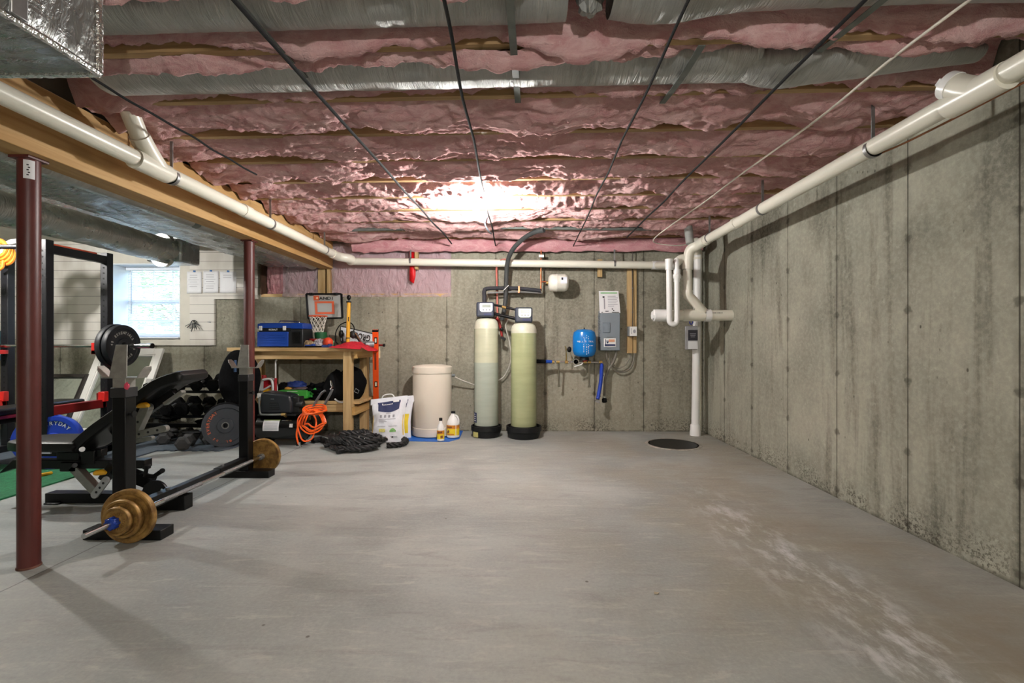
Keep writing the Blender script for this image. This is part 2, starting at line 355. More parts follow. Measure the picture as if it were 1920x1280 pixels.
m = MB(); m.box(WX0+.05, WX1-.05, yw+.015, yw+.02, WZ0+.05, WZ1-.05); B(m, 'window_pane', glass, w1, ang=0)
blind_m = M('blind_vinyl', (226,232,238), .5, 0, .02, 4)
bl = T('window_blind', 'white venetian blind hanging over the basement window', 'blind', (WX0+.43, yw-.07, WZ1-.05))
m = MB(); m.box(WX0+.02, WX1-.02, yw-.1, yw-.04, WZ1-.06, WZ1-.01); B(m, 'headrail', blind_m, bl, .003)
m = MB()
z = WZ1-.08
while z > WZ0+.05:
    m.obox((WX0+.43, yw-.07, z), (.8, .026, .0015), Matrix.Rotation(.62, 3, 'X')); z -= .021
B(m, 'slats', blind_m, bl, ang=0)
m = MB(); m.box(WX0+.03, WX1-.03, yw-.085, yw-.055, WZ0+.02, WZ0+.042); B(m, 'bottom_rail', blind_m, bl)
m = MB(); m.cyl((WX0+.1, yw-.11, WZ1-.06), (WX0+.1, yw-.11, WZ0+.3), .004, n=8); B(m, 'tilt_wand', M('wand_plastic', (130,150,170), .3), bl)
m = MB()
for xx in (WX0+.15, WX1-.15): m.tube([(xx, yw-.084, WZ1-.06), (xx, yw-.084, WZ0+.04)], .001, 5)
B(m, 'ladder_cord', blind_m, bl)
# ground and shrubs outside the window
m = MB(); m.box(-12, 3, YB+.3, 20, .9, 1.0); o = ST(m, 'ground_outside', M('lawn_ground', (96,122,64), .9, 0, .3, 3), ang=0)
leafm = M('shrub_leaves', (150,182,128), .7, 0, .4, 9, .6, 25)
m = MB()
random.seed(3)
for i in range(900):
    th = random.uniform(0, 2*PI); r = random.uniform(.1, 1)**.5
    c = V((-6.6+r*1.9*math.cos(th), 9.4+random.uniform(-.5,.5), 1.1+random.uniform(0, 1.9)*(1.15-r*.5)))
    R = Matrix.Rotation(random.uniform(0,6), 3, 'Z') @ Matrix.Rotation(random.uniform(-1,1), 3, 'X'); s = random.uniform(.06,.16)
    m.add([c+R@V(p)*s for p in ((-1,0,0),(0,-.5,.1),(1,0,0),(0,.5,.1))], [(0,1,2,3)])
sh = T('garden_shrub', 'green leafy shrub growing outside the basement window', 'shrub', (-6.6, 9.4, 1.0))
B(m, 'foliage', leafm, sh, ang=0)
m = MB()
for i in range(7): m.tube(cr([(-6.6,9.4,1), (-6.6+.3*math.cos(i*.9),9.4+.2*math.sin(i*.9),1.4), (-6.6+1.0*math.cos(i*.9),9.4+.35*math.sin(i*.9),2.0)], 4), .02, 6)
B(m, 'stems', wood('shrub_bark', (96,78,60), (70,56,44), 2), sh)
# ---------------------------------------------------------------- beam, posts, joists
m = MB(); m.box(-2.455, -2.30, YF+.05, 5.77, 2.0, 2.33); S(m, 'support_beam', lumber_y, 'long bare wooden support beam carried by the two maroon posts', 'beam', (-2.37, 2, 2.0), bevel=.004)
def column(x, y, label, sticker):
    c = T('support_column', label, 'column', (x, y, 0), 'steel support posts')
    m = MB(); m.cyl((x,y,.006), (x,y,1.992), .0435, n=32); B(m, 'post', column_m, c)
    m = MB(); m.box(x-.05, x+.05, y-.05, y+.05, 1.988, 2.0); B(m, 'top_plate', column_m, c)
    m = MB(); m.lathe([(.047,0),(.047,.006),(.0445,.010)], (x,y,0), n=32); B(m, 'base_plate', M('rusty_steel', (98,62,50), .8, .1, .35, 30), c)
    if sticker:
        m = MB(); m.grid(lambda u, v: V((x+.0442*math.cos(-PI*.5+.35+u*.95), y+.0442*math.sin(-PI*.5+.35+u*.95), 1.89+v*.09)), 6, 1); st = B(m, 'paper_tag', paper, c, label='white paper tag with black marks')
        m = MB()
        for k, w_ in enumerate((.3, .5, .42, .6, .25)):
            m.grid(lambda u, v: V((x+.0445*math.cos(-PI*.5+.62+u*.18+(k % 2)*.1), y+.0445*math.sin(-PI*.5+.62+u*.18+(k % 2)*.1), 1.905+k*.012+v*.006)), 3, 1)
        B(m, 'tag_marks', black_ink, st)
column(-2.40, 2.264, 'maroon steel post nearest the camera, with a white paper tag', True)
column(-2.40, 4.142, 'maroon steel post standing behind the far barbell plate', False)
JT = -.024
jy = [1.963+.406*k for k in range(-4, 10)]
ords = {13:'nearest the back wall',12:'second from the back wall',11:'third from the back wall',10:'fourth from the back wall',9:'fifth from the back wall',8:'sixth from the back wall',7:'seventh from the back wall',6:'eighth from the back wall',5:'ninth from the back wall',4:'tenth from the back wall',3:'eleventh from the back wall'}
for k, y in enumerate(jy):
    if k < 3: continue
    m = MB(); xa, xb = -2.29, XR-.005
    m.add([(x, y+JT*x+dy, z) for z in (ZJ, 2.572) for x, dy in ((xa,-.019),(xb,-.019),(xb,.019),(xa,.019))], [(0,3,2,1),(4,5,6,7),(0,1,5,4),(1,2,6,5),(2,3,7,6),(3,0,4,7)])
    S(m, 'ceiling_joist', lumber, 'bare wooden ceiling joist between pink batts, %s' % ords[k], 'joist', (0, y, ZJ), 'ceiling joists', ang=0)
# ---------------------------------------------------------------- pink batts, one per joist bay
def batt(k):
    ya, yb_ = jy[k]+.02, jy[k]+.386
    duct = k in (3, 4)
    near = k >= 7
    nx, ny = 460, 30
    def fn(u, v):
        x = -2.285+u*(XR+2.275)
        s = math.sin(PI*v)
        if duct:
            sh = max(0, 1-abs(v-.09)/.16)**.7*.9 + max(0, 1-abs(v-.93)/.14)**.7*.8
            z = ZJ+.10 - .16*sh*(1+.35*n1(x*2.1, v*2, k*3.1)) + .03*(1-sh)
        else:
            A = .086+.052*n1(x*1.4, k*5.3, .3)
            z = ZJ+.072 - A*(s**.55) - .035*(s**.5)
        e = min(v, 1-v)
        dr = max(0, n1(x*1.7, k*9.1, 5 if v < .5 else 11)+(.10 if near else .03))*1.5
        edge = max(0, 1-e/.22)
        z -= .085*dr*edge**.6
        y = ya+(yb_-ya)*v
        y += (-.05 if v < .5 else .05)*dr*edge
        w = 1-max(0, 1-e/.06)*.6
        z -= w*(.030*fbm(x*3.2, v*2.4, k*7.7, 3) - .042*abs(n1(x*5.5+2*n1(x*2, v*3, k), v*3.2, k*3.3)) - .018*abs(n1(x*15, v*6+n1(x*7, v*5, 2), k)) + .007*n1(x*34, v*17, k) + .005*n1(x*70, v*30, k))
        y += .014*n1(x*9, v*5, k*2.2)
        return V((x, y+JT*x, z))
    m = MB(); m.grid(fn, nx, ny); m.f = [tuple(reversed(f)) for f in m.f]
    return m
bn = {12:'last before the back wall',11:'second from the back wall',10:'third from the back wall',9:'fourth from the back wall',8:'fifth from the back wall',7:'sixth from the back wall',6:'seventh from the back wall',5:'eighth from the back wall',4:'ninth from the back wall, behind a foil duct',3:'tenth from the back wall, behind a foil duct',2:'eleventh from the back wall'}
for k in range(2, 13):
    S(batt(k), 'insulation_batt', pink, 'pink fibreglass batt in the ceiling bay %s' % bn[k], 'insulation', (0, jy[k]+.2, ZJ), 'ceiling insulation batts', ang=180)
m = MB()
def rim(u, v):
    x = -2.02+u*(XR+1.98); a = -.35+v*(PI*1.0)
    r = .085+.012*fbm(x*4, v*3, 3)+.012*n1(x*12, v*6)
    return V((x, 5.70-.055*math.sin(a)*1.1-.01+.012*n1(x*8, v*4, 9), 2.272+r*math.cos(a)*1.05+.012*n1(x*3, v, 2)))
m.grid(rim, 220, 14); S(m, 'insulation_batt', pink_rim, 'long pink rim batt running along the top of the back wall', 'insulation', (0, 5.7, 2.25), 'ceiling insulation batts', ang=180)
# ---------------------------------------------------------------- framed pocket at the top of the back wall
fr = T('wood_framing', 'pine wall framing around the pink plastic covered pocket', 'framing', (-2, YB+.13, PZ0))
m = MB(); m.box(PX0, PX1, YB-.005, YB+.14, PZ0, PZ0+.038); B(m, 'bottom_plate', bench_x, fr, .003)
for x in (-2.47, -2.43, -2.36): m = MB(); m.box(x-.02, x+.02, YB-.004, YB+.13, PZ0+.038, 2.0); B(m, 'stud', lumber_z, fr, .002)
m = MB(); m.box(PX0, PX0+.02, YB-.03, YB+.1, PZ0+.03, PZ1); B(m, 'end_stud', M('dark_brown_stud', (74,52,36), .8), fr)  # end stud is a darker brown than the pine studs
def pocket(x0, x1, nm, label, film):
    m = MB()
    m.grid(lambda u, v: V((x0+(x1-x0)*u, YB+.1-.05*math.sin(PI*u)**.5*math.sin(PI*v)**.5-.02*abs(n1(u*5, v*4, x0))-.012*fbm(u*9, v*8, x0), PZ0+.04+(PZ1-PZ0-.05)*v)), 40, 34)
    b = S(m, 'insulation_batt', pink_rim, label, 'insulation', ((x0+x1)/2, YB+.1, PZ0+.04), 'wall pocket batts', ang=180)
pocket(-3.175, -2.94, 'a', 'bare pink batt at the end of the wall pocket beside the back maroon post', False)
pocket(-2.92, -2.5, 'b', 'pink batt behind clear plastic between the bare batt and the beam post', True)
pocket(-2.33, PX1, 'c', 'wide pink batt behind clear plastic under the white drain pipe', True)
f = NT('clear_plastic_film'); co = f.co()
tr = f.n('ShaderNodeBsdfTransparent'); tr.inputs[0].default_value = (.95,.92,.94,1); mx = f.n('ShaderNodeMixShader')
f.base(L(232,216,222)); f.set(Roughness=.1, Specular_IOR_Level=1); cre = f.noise(f.map(co, (9,1,5), (0,.5,0)), 1.2, 4, .6, 1.8); f.bump(cre, 1, .06)
mx.inputs[0].default_value = .42
f.nt.links.new(tr.outputs[0], mx.inputs[1]); f.nt.links.new(f.bs.outputs[0], mx.inputs[2]); f.nt.links.new(mx.outputs[0], f.out.inputs[0]); film = f.mat
def sheet(x0, x1, label):
    m = MB()
    m.grid(lambda u, v: V((x0+(x1-x0)*u, YB+.012-.012*n1(u*6*(x1-x0), v*3, x0)-.02*abs(n1(u*9*(x1-x0)+v*4, v*2, x0+3))-(.02 if v < .06 else 0), PZ0+.0+(PZ1-PZ0-.02)*v+.01*n1(u*20,0,0)*(v < .05))), int(60*(x1-x0))+8, 26)
    S(m, 'plastic_sheet', film, label, 'plastic sheet', ((x0+x1)/2, YB, PZ0), 'plastic sheets over the pocket', ang=180)
sheet(-2.93, -2.47, 'clear plastic sheet stapled over the batt beside the beam post')
sheet(-2.32, PX1-.0, 'wide glossy plastic sheet under the drain pipe on the back wall')
# ================================================================ ducts
def duct_x(x0, x1, y, z, ry, rz, seed, taper=None):
    m = MB(); n = 26; N = 120; vs = []; fs = []
    for i in range(N+1):
        u = i/N; x = x0+(x1-x0)*u; t = taper(x) if taper else (1, 1, 0)
        for k in range(n):
            a = 2*PI*k/n; w = 1+.05*n1(x*3, k*.5, seed)+.03*n1(x*22, math.cos(a)*1.2, seed+math.sin(a))
            vs.append((x, y+JT*x+ry*t[0]*math.cos(a)*w, z+t[2]+rz*t[1]*math.sin(a)*w))
    for i in range(N):
        for k in range(n): fs.append((i*n+k, i*n+(k+1) % n, (i+1)*n+(k+1) % n, (i+1)*n+k))
    m.add(vs, fs); return m
d1 = T('foil_duct', 'foil wrapped round duct nearest the camera, crossing the ceiling under pink batts', 'duct', (0, 1.8, 2.35), 'foil ducts in the ceiling bays')
B(duct_x(-1.78, .18, 1.775, 2.40, .095, .075, 1), 'duct_run', foil, d1, ang=180)
B(duct_x(.34, XR-.02, 1.745, 2.415, .10, .075, 8, lambda x: (1+.25*math.exp(-((x-.6)/.3)**2), 1+.3*math.exp(-((x-.55)/.25)**2), -.02*math.exp(-((x-.5)/.2)**2))), 'duct_branch', foil, d1, ang=180)
m = MB(); m.blob((.26, 1.74, 2.37), (.05,.06,.06), 14, 10, .4, 5, 2); B(m, 'foil_joint', foil, d1)
d2 = T('foil_duct', 'foil wrapped duct in the second bay, ending in a taped bulge', 'duct', (0, 2.17, 2.35), 'foil ducts in the ceiling bays')
B(duct_x(-2.0, 1.06, 2.185, 2.385, .125, .075, 4), 'duct_run', foil, d2, ang=180)
def tp(x):
    f_ = (x-1.02)/1.1
    return (1.12*math.sin(min(1, .35+f_*3)*PI/2)*(1-.8*max(0, f_-.1)), 1.35*math.sin(min(1, .35+f_*3)*PI/2)*(1-.8*max(0, f_-.1)), -.01+.03*f_)
B(duct_x(1.02, 2.05, 2.175, 2.37, .125, .075, 9, tp), 'duct_elbow', foil, d2, ang=180)
tape = M('foil_tape', (200,202,200), .25, .9, .1, 20)
# foil wrapped trunk near the camera
tk = T('trunk_duct', 'large rectangular foil wrapped trunk duct in the near corner of the ceiling', 'duct', (-1.7, .8, 2.03))
tx0, tx1, ty0, ty1, tz0, tz1 = -1.985, -1.455, -.9, 1.605, 2.03, 2.56
m = MB()
def face(o, u, v, nu, nv, nrm):
    o, u, v, nrm = V(o), V(u), V(v), V(nrm)
    def fn(a, b):
        e = min(a, 1-a, b, 1-b); p = o+u*a+v*b
        return p+nrm*(.022*math.sin(PI*min(1, e*6)/2)+.008*fbm(p.x*7, p.y*7, p.z*7)*min(1, e*12)+.004*n1(p.x*24, p.y*24, p.z*24)*min(1, e*20))
    m.grid(fn, nu, nv)
face((tx0,ty0,tz0), (tx1-tx0,0,0), (0,ty1-ty0,0), 24, 70, (0,0,-1)); face((tx1,ty0,tz0), (0,0,tz1-tz0), (0,ty1-ty0,0), 24, 70, (1,0,0))
face((tx0,ty1,tz0), (tx1-tx0,0,0), (0,0,tz1-tz0), 24, 24, (0,1,0)); face((tx0,ty0,tz0), (0,ty1-ty0,0), (0,0,tz1-tz0), 40, 12, (-1,0,0))
B(m, 'foil_jacket', foil_dark, tk, ang=60)
m = MB()
for a, b in (((tx1,ty0,tz0),(tx1,ty1,tz0)), ((tx1,ty1,tz0),(tx1,ty1,tz1)), ((tx0,ty1,tz0),(tx1,ty1,tz0))):
    m.tube([V(a).lerp(V(b), i/40)+V((n1(i*1.7),n1(i*2.3,4),n1(i*1.1,8)))*.004 for i in range(41)], .012, 8)
B(m, 'corner_tape', M('crinkled_foil_tape', (214,216,214), .22, .92, .08, 30, .8, 60), tk)
m = MB(); m.box(tx1+.018, tx1+.028, 1.30, 1.345, tz0, tz1); B(m, 'seam_cleat', steel, tk, .003)
# ducts in the left bay beyond the beam
ld = T('flat_duct', 'wide flat foil covered duct running beside the wooden beam', 'duct', (-2.8, 3, 2.0))
m = MB()
def fd(u, v):
    y = -.5+6.2*v; a = u
    x = -2.48-.60*a; z = 2.045-.035*math.sin(PI*a)**.4-.018*abs(n1(x*5, y*2.2, 1))-.012*fbm(x*10, y*3.2, 2)
    return V((x, y, z))
m.grid(fd, 26, 170); B(m, 'foil_face', foil_dark, ld, ang=180)
m = MB(); m.box(-2.48, -2.47, -.5, 5.7, 2.03, 2.33); m.box(-3.07, -3.06, -.5, 5.7, 2.05, 2.34); B(m, 'duct_sides', foil_dark, ld)
m = MB()
for k, (ya, yb_) in enumerate(((-.5, 3.55), (3.62, 5.7))): m.cyl((-2.515, ya, 2.03), (-2.515, yb_, 2.03), .05, n=16)
B(m, 'foil_sleeve', foil_y, ld)
rd = T('round_duct', 'fat round foil wrapped duct hanging in front of the window', 'duct', (-3.55, 3, 1.96))
m = MB(); n = 28; N = 150; vs = []; fs = []
for i in range(N+1):
    y = .2+4.65*i/N
    for k in range(n):
        a = 2*PI*k/n; w = 1+.05*n1(y*2.5, k*.5, 3)+.05*n1(y*26, math.cos(a), math.sin(a))
        vs.append((-3.70+.17*math.cos(a)*w, y, 2.05+.125*math.sin(a)*w+.01*math.sin(y*2)))
for i in range(N):
    for k in range(n): fs.append((i*n+k, i*n+(k+1) % n, (i+1)*n+(k+1) % n, (i+1)*n+k))
m.add(vs, fs); B(m, 'duct_sleeve', foil_y, rd, ang=180)
m = MB(); m.obox((-3.70, 4.98, 2.07), (.37,.3,.27)); B(m, 'end_box', foil_dark, rd, .02)
m = MB(); m.lathe([(.178,0),(.178,.05)], (-3.70,4.80,2.05), (0,1,0), 28, sx=.72, sy=.98); B(m, 'tape_band', tape, rd)
m = MB()
m.grid(lambda u, v: V((-4.3+.55*u, .5+4.9*v, 2.27-.05*math.sin(PI*u)-.012*abs(n1(u*4, v*14, 2)))), 14, 90)
S(m, 'foil_blanket', foil_dark, 'flat foil blanket on the ceiling beyond the round duct', 'insulation', (-4, 3, 2.27), ang=180)
# ================================================================ cords and straps under the batts
def hang(name, mat, pts, r, label, cat, group, flat=None, sub=10):
    m = MB(); P = cr(pts, sub)
    if flat:
        for a, b in zip(P[:-1], P[1:]): m.bar(a, b+(b-a)*.02, flat, .003)
    else: m.tube(P, r, 8)
    S(m, name, mat, label, cat, P[0], group)
zs = ZJ-.012
def cordpts(xa, ya, xb, yb_, n=6):
    out = []
    for i in range(n+1):
        u = i/n; out.append((.935*(xa+(xb-xa)*u)+.012*n1(i*3.1, xa), ya+(yb_-ya)*u, zs-.078-.012*n1(i*1.7, xa, 3)))
    return out
for (xa, ya, xb, yb_, r, lb) in ((-1.04,1.2,-.84,5.45,.008,'thick black support cord over the left side of the tall tanks'), (-.27,1.2,-.30,5.6,.007,'black support cord passing above the lit bulb'),
    (.60,1.2,.70,5.65,.006,'black support cord right of the bulb, over the white expansion tank'), (1.24,1.2,1.27,5.2,.007,'black support cord nearest the right wall'),
    (-1.99,1.9,-1.93,3.2,.006,'short black support cord next to the white wye pipe')):
    hang('support_cord', strap_blk, cordpts(xa, ya, xb, yb_, 9), r, lb, 'cord', 'black insulation support cords')
for (x0, ya, x1, yb_, lb) in ((-.045,1.3,-.005,2.40,'grey flat metal strap crossing the near ducts at the middle'), (.745,1.92,.735,2.42,'short grey flat strap crossing the second foil duct'), (1.30,1.3,1.265,2.0,'grey flat strap beside the black cord over the right wall'), (-1.0,1.3,-.985,2.25,'grey flat strap beside the thick black cord')):
    hang('metal_strap', strap_grey, [(x0,ya,ZJ-.03),((x0+x1)/2,(ya+yb_)/2,ZJ-.035),(x1,yb_,ZJ-.012)], 0, lb, 'strap', 'grey metal straps', flat=.03, sub=3)
wc = at(1225, 452, 5.2)
P = [(1.60,1.2,2.30),(1.565,1.9,2.292),(1.575,2.5,2.275),(1.55,3.3,2.27),(1.56,4.0,2.275),(1.5,4.7,2.25),wc,at(1262,460,5.3),at(1290,458,5.3)]
hang('white_cable', M('white_cable_jacket', (214,206,192), .5), P, .006, 'white cable crossing the ceiling towards the corner pipes', 'cable', None)
hang('conduit', strap_grey, [at(640,431,5.06),at(780,428,5.07),at(920,426,5.06),at(1100,428,5.07),at(1300,429,5.06)], .02, 'grey round conduit crossing the ceiling behind the bulb', 'conduit', None)
hang('grey_cable', M('grey_cable_jacket', (96,104,112), .5), [at(928,398,4.5),at(914,406,4.5),at(909,418,4.5),at(914,430,4.55),at(921,438,4.7)], .008, 'short curved grey cable beside the lit bulb', 'cable', None)
# ---------------------------------------------------------------- lit bulb
def bulb(c, label, power, name='light_bulb'):
    c = V(c); b = T(name, label, 'light bulb', c, 'bare ceiling bulbs')
    m = MB(); m.lathe([(.05,.10),(.05,.08),(.03,.07),(.024,.035)], c, n=24); B(m, 'lamp_holder', white_pl, b)
    e = NT('bulb_glow_%d' % int(power)); e.set(Emission_Strength=power); e.put(e.bs.inputs['Emission Color'], (1,.975,.94,1)); e.base((1,1,1,1))
    m = MB(); m.blob(c-V((0,0,.005)), .042, 20, 14, 0); B(m, 'bulb', e.mat, b, ang=180)
bc = at(893, 402, 3.93)
bulb(bc, 'bare lit bulb glowing white under the pink ceiling insulation', BULB)
bulb((-4.75, 3.55, 2.2), 'bare lit bulb over the gym area beyond the round duct', BULB2)
bulb((.35, -1.3, 1.85), 'bare bulb added behind the camera as fill light', BULB_FILL)  # unseen bulb, added to brighten the near floor and ceiling
# ================================================================ white drain pipes
def hanger(parent, c, ax, r, top, mat=steel):
    m = MB(); c = V(c); m.lathe([(r+.001,-.011),(r+.004,-.011),(r+.004,.011),(r+.001,.011),(r+.001,-.011)], c, ax, 24)
    if top:
        m.obox(((c.x), c.y, (c.z+r+top)/2), (.018, .004, top-c.z-r))
    return B(m, 'pipe_hanger', mat, parent)
LX, LZ = -2.125, 2.108
lp = T('drain_pipe', 'long white drain pipe hung beside the wooden beam and across the back wall', 'pipe', (LX, 4, LZ))
k1 = at(640, 487, 5.6)
yE = 5.30
m = MB(); m.cyl((LX, -1.5, LZ+.03), (LX, yE, LZ-.005), .0445, n=28); B(m, 'pipe_run', pvc, lp)
eb = V((k1.x+.10, 5.62, 2.068)); end = at(1232, 497, 5.62)
m = MB(); m.tube(cr([(LX, yE, LZ-.005), (LX+.01, yE+.16, LZ-.01), (LX+.12, 5.56, 2.085), eb], 6), .052, 24); B(m, 'elbow', pvc, lp)
m = MB(); m.cyl(eb, end, .0445, n=28); B(m, 'pipe_run', pvc, lp)
for y in (3.62,): m = MB(); m.cyl((LX, y-.05, LZ+.006), (LX, y+.05, LZ+.004), .050, n=28); B(m, 'coupling', pvc, lp)
m = MB(); m.cyl((LX, 2.56, LZ+.006), (LX, 2.80, LZ+.004), .054, n=28); m.tube(cr([(LX, 2.74, LZ+.01), (LX+.01, 2.64, LZ+.08), (LX+.02, 2.57, LZ+.135)], 5), .052, 24); B(m, 'wye_fitting', pvc, lp)
m = MB(); m.cyl((LX+.02, 2.575, LZ+.13), (LX+.05, 2.46, LZ+.235), .044, n=24); B(m, 'branch_pipe', pvc, lp)
for y in (2.84, 3.98, 5.1): hanger(lp, (LX, y, LZ), (0,1,0), .0445, ZJ+.05)
for px in (770, 1152):
    c = at(px, 490 if px < 900 else 495, 5.62); hanger(lp, c, (1,0,0), .0445, 2.2)
c = at(1237, 497, 5.62); m = MB(); m.cyl(at(1222, 497, 5.62), at(1247, 497.5, 5.62), .051, n=28); B(m, 'end_coupling', pvc_w, lp)
for lb in (1,):
    c = at(769, 500, 5.585); m = MB(); m.add([(c.x-.035,5.71,2.22),(c.x+.035,5.71,2.21),(c.x+.037,5.71,1.90),(c.x+.015,5.712,1.81),(c.x-.017,5.711,1.83),(c.x-.037,5.71,1.85)], [(0,1,2,3,4,5)][:1])
    m.f = [tuple(reversed(f)) for f in m.f]
    S(m, 'warning_tape', M('red_tape', (214,20,28), .5), 'red strip of tape hanging over the drain pipe and plastic sheet', 'tape', c).modifiers.new('Solidify', 'SOLIDIFY').thickness = .002
m = MB(); c = at(776, 480, 5.68); m.box(c.x+.012, c.x+.05, 5.67, 5.74, 1.98, 2.2); S(m, 'wood_block', lumber_z, 'small wooden block behind the drain pipe beside the red tape', 'wood block', c)
# right wall pipe
RX, RZ = 1.865, 2.118
rp = T('drain_pipe', 'white drain pipe running along the right concrete wall into the corner', 'pipe', (RX, 3, RZ))
m = MB(); m.cyl((RX, -1.5, RZ+.03), (RX, 4.72, RZ-.005), .0445, n=28); B(m, 'pipe_run', pvc, rp)
zt = at(1289, 505, 4.95)
m = MB(); m.tube(cr([(RX, 4.70, RZ-.004), (RX-.01, 4.86, RZ-.015), (zt.x+.02, 4.94, RZ-.07), (zt.x, 4.95, zt.z)], 7), .052, 26); B(m, 'elbow', pvc, rp)
zb_, zo = at(1290, 553, 4.95), at(1318, 584, 4.98)
m = MB(); m.cyl(zt, zb_, .044, n=26); B(m, 'drop_pipe', pvc, rp)
m = MB(); m.tube(cr([zb_+V((0,0,.05)), zb_, zb_.lerp(zo, .35), zo], 6), .050, 26); B(m, 'offset_elbow', pvc, rp)
sy = 4.99; sz = at(1300, 591, sy).z; sx0 = at(1226, 590, sy).x
m = MB(); m.cyl((sx0+.12, sy, sz), (XR+.02, sy, sz), .057, n=30); B(m, 'wall_stub', pvc, rp)
m = MB(); m.cyl((sx0+.30, sy, sz), (sx0+.52, sy, sz), .063, n=30); B(m, 'tee_fitting', pvc, rp)
m = MB(); xx = at(1326, 591, sy).x; m.cyl((xx-.03, sy, sz), (xx+.03, sy, sz), .066, n=30); B(m, 'coupling', pvc_w, rp)
m = MB(); m.cyl((sx0, sy, sz), (sx0+.15, sy, sz), .064, n=30); m.cyl((sx0-.02, sy, sz), (sx0, sy, sz), .045, n=8); B(m, 'cleanout_plug', pvc_w, rp)
m = MB(); [m.obox((1.94+.014*k, sy-.0535, sz+.022), (.009 if k % 3 else .004, .002, .007)) for k in range(14)]; B(m, 'print_line', black_ink, rp)
# wye high on the run near the camera
m = MB(); m.cyl((RX, 1.82, RZ+.003), (RX, 2.06, RZ+.003), .054, n=28); m.tube(cr([(RX, 1.93, RZ), (RX-.012, 1.98, RZ+.035), (RX-.02, 2.02, RZ+.068)], 5), .052, 26); B(m, 'wye_fitting', pvc, rp)
m = MB(); m.cyl((RX-.02, 2.015, RZ+.064), (RX-.027, 2.04, RZ+.084), .055, n=26); m.obox((RX-.032, 2.055, RZ+.097), (.035,.03,.035), Matrix.Rotation(-.6,3,'X')); B(m, 'cleanout_cap', pvc_w, rp, label='white threaded cleanout cap')
m = MB(); m.cyl((RX, 4.03, RZ), (RX, 4.09, RZ), .0495, n=28); B(m, 'coupling', pvc, rp)
for y in (2.50, 3.62, 4.62): hanger(rp, (RX, y, RZ), (0,1,0), .0445, ZJ+.02)
gp = at(1294, 461, 4.9); m = MB(); m.cyl((gp.x, 4.9, RZ+.0), (gp.x-.01, 4.95, 2.36), .042, n=24); B(m, 'grey_riser', M('grey_pvc', (150,152,148), .45), rp, label='grey plastic riser')
# back drain to corner drop
m = MB(); j0 = at(1254, 497, 4.96); m.tube(cr([end, end.lerp(j0, .5)+V((0,0,.0)), j0], 5), .040, 20); B(m, 'link_pipe', pvc, lp)
j1 = at(1284, 484, 4.97); m = MB(); m.tube(cr([j0+V((.04,0,.0)), at(1266, 495, 4.97), at(1274, 487, 4.97), j1], 6), [.036]*7+[.044]*6+[.046]*6, 22); B(m, 'corner_elbow', pvc, rp)
# vertical stack
st = T('vertical_stack', 'white vertical pipe standing on the floor in the back right corner', 'pipe', (2.07, 5.5, 0))
s0, s1 = fl(1300, 814), at(1305, 478, 5.55)
m = MB(); m.tube([(s0.x, 5.55, .02), (s0.x+.03, 5.55, s1.z)], .045, 28); B(m, 'pipe', pvc_w, st)
m = MB(); m.lathe([(.062,0),(.062,.05),(.056,.06),(.056,.12),(.048,.135)], (s0.x, 5.55, 0), n=28); B(m, 'floor_collar', pvc_w, st)
m = MB(); m.tube(cr([(s0.x+.028, 5.55, s1.z-.06), (s0.x+.03, 5.55, s1.z+.02), (s0.x-.03, 5.45, s1.z+.07), (s0.x-.1, 5.25, s1.z+.09)], 5), .05, 22); B(m, 'elbow', pvc, st)
m = MB(); cx = at(1314, 700, 5.72).x; m.tube([(cx, 5.74, .01), (cx, 5.74, 2.15)], .011, 10); S(m, 'corner_conduit', M('old_pvc', (178,172,154), .5), 'thin pale conduit in the corner beside the vertical stack', 'conduit', (cx, 5.74, 0))
# P trap hanging in front of the stub
ut = T('trap_pipe', 'white u-shaped trap pipe in front of the capped stub', 'pipe', at(1262, 610, 4.9))
a0, a1 = at(1254, 486, 4.895), at(1255, 600, 4.895); b0, b1 = at(1269, 505, 4.895), at(1269, 600, 4.895)
mid = (a1+b1)/2; rr_ = (b1.x-a1.x)/2
m = MB(); m.tube([a0-V((0,0,.06))]+[a1]+[mid+V((-rr_*math.cos(t), 0, -rr_*1.05*math.sin(t))) for t in [PI*k/12 for k in range(1, 12)]]+[b1, b0], .0275, 20); B(m, 'u_bend', pvc_w, ut)
m = MB(); m.lathe([(.039,-.012),(.039,.012),(.034,.014),(.034,.03)], a0+V((0,0,-.01)), (0,0,-1), 22); m.cyl(a0-V((0,0,.02)), a0-V((0,0,.11)), .037, n=22); m.cyl(a0+V((0,.0,-.07)), a0+V((.06,.04,-.07)), .034, n=18); B(m, 'top_tee', pvc_w, ut)
m = MB(); m.lathe([(.028,0),(.036,.0),(.036,.05),(.042,.055),(.042,.09),(.034,.1),(.034,.13)], b0, (0,0,-1), 22); B(m, 'slip_nut', pvc_w, ut)
m = MB(); m.tube(cr([b0, b0+V((0,.0,.05)), b0+V((.005,.03,.11))], 4), .025, 18); B(m, 'top_bend', pvc_w, ut)
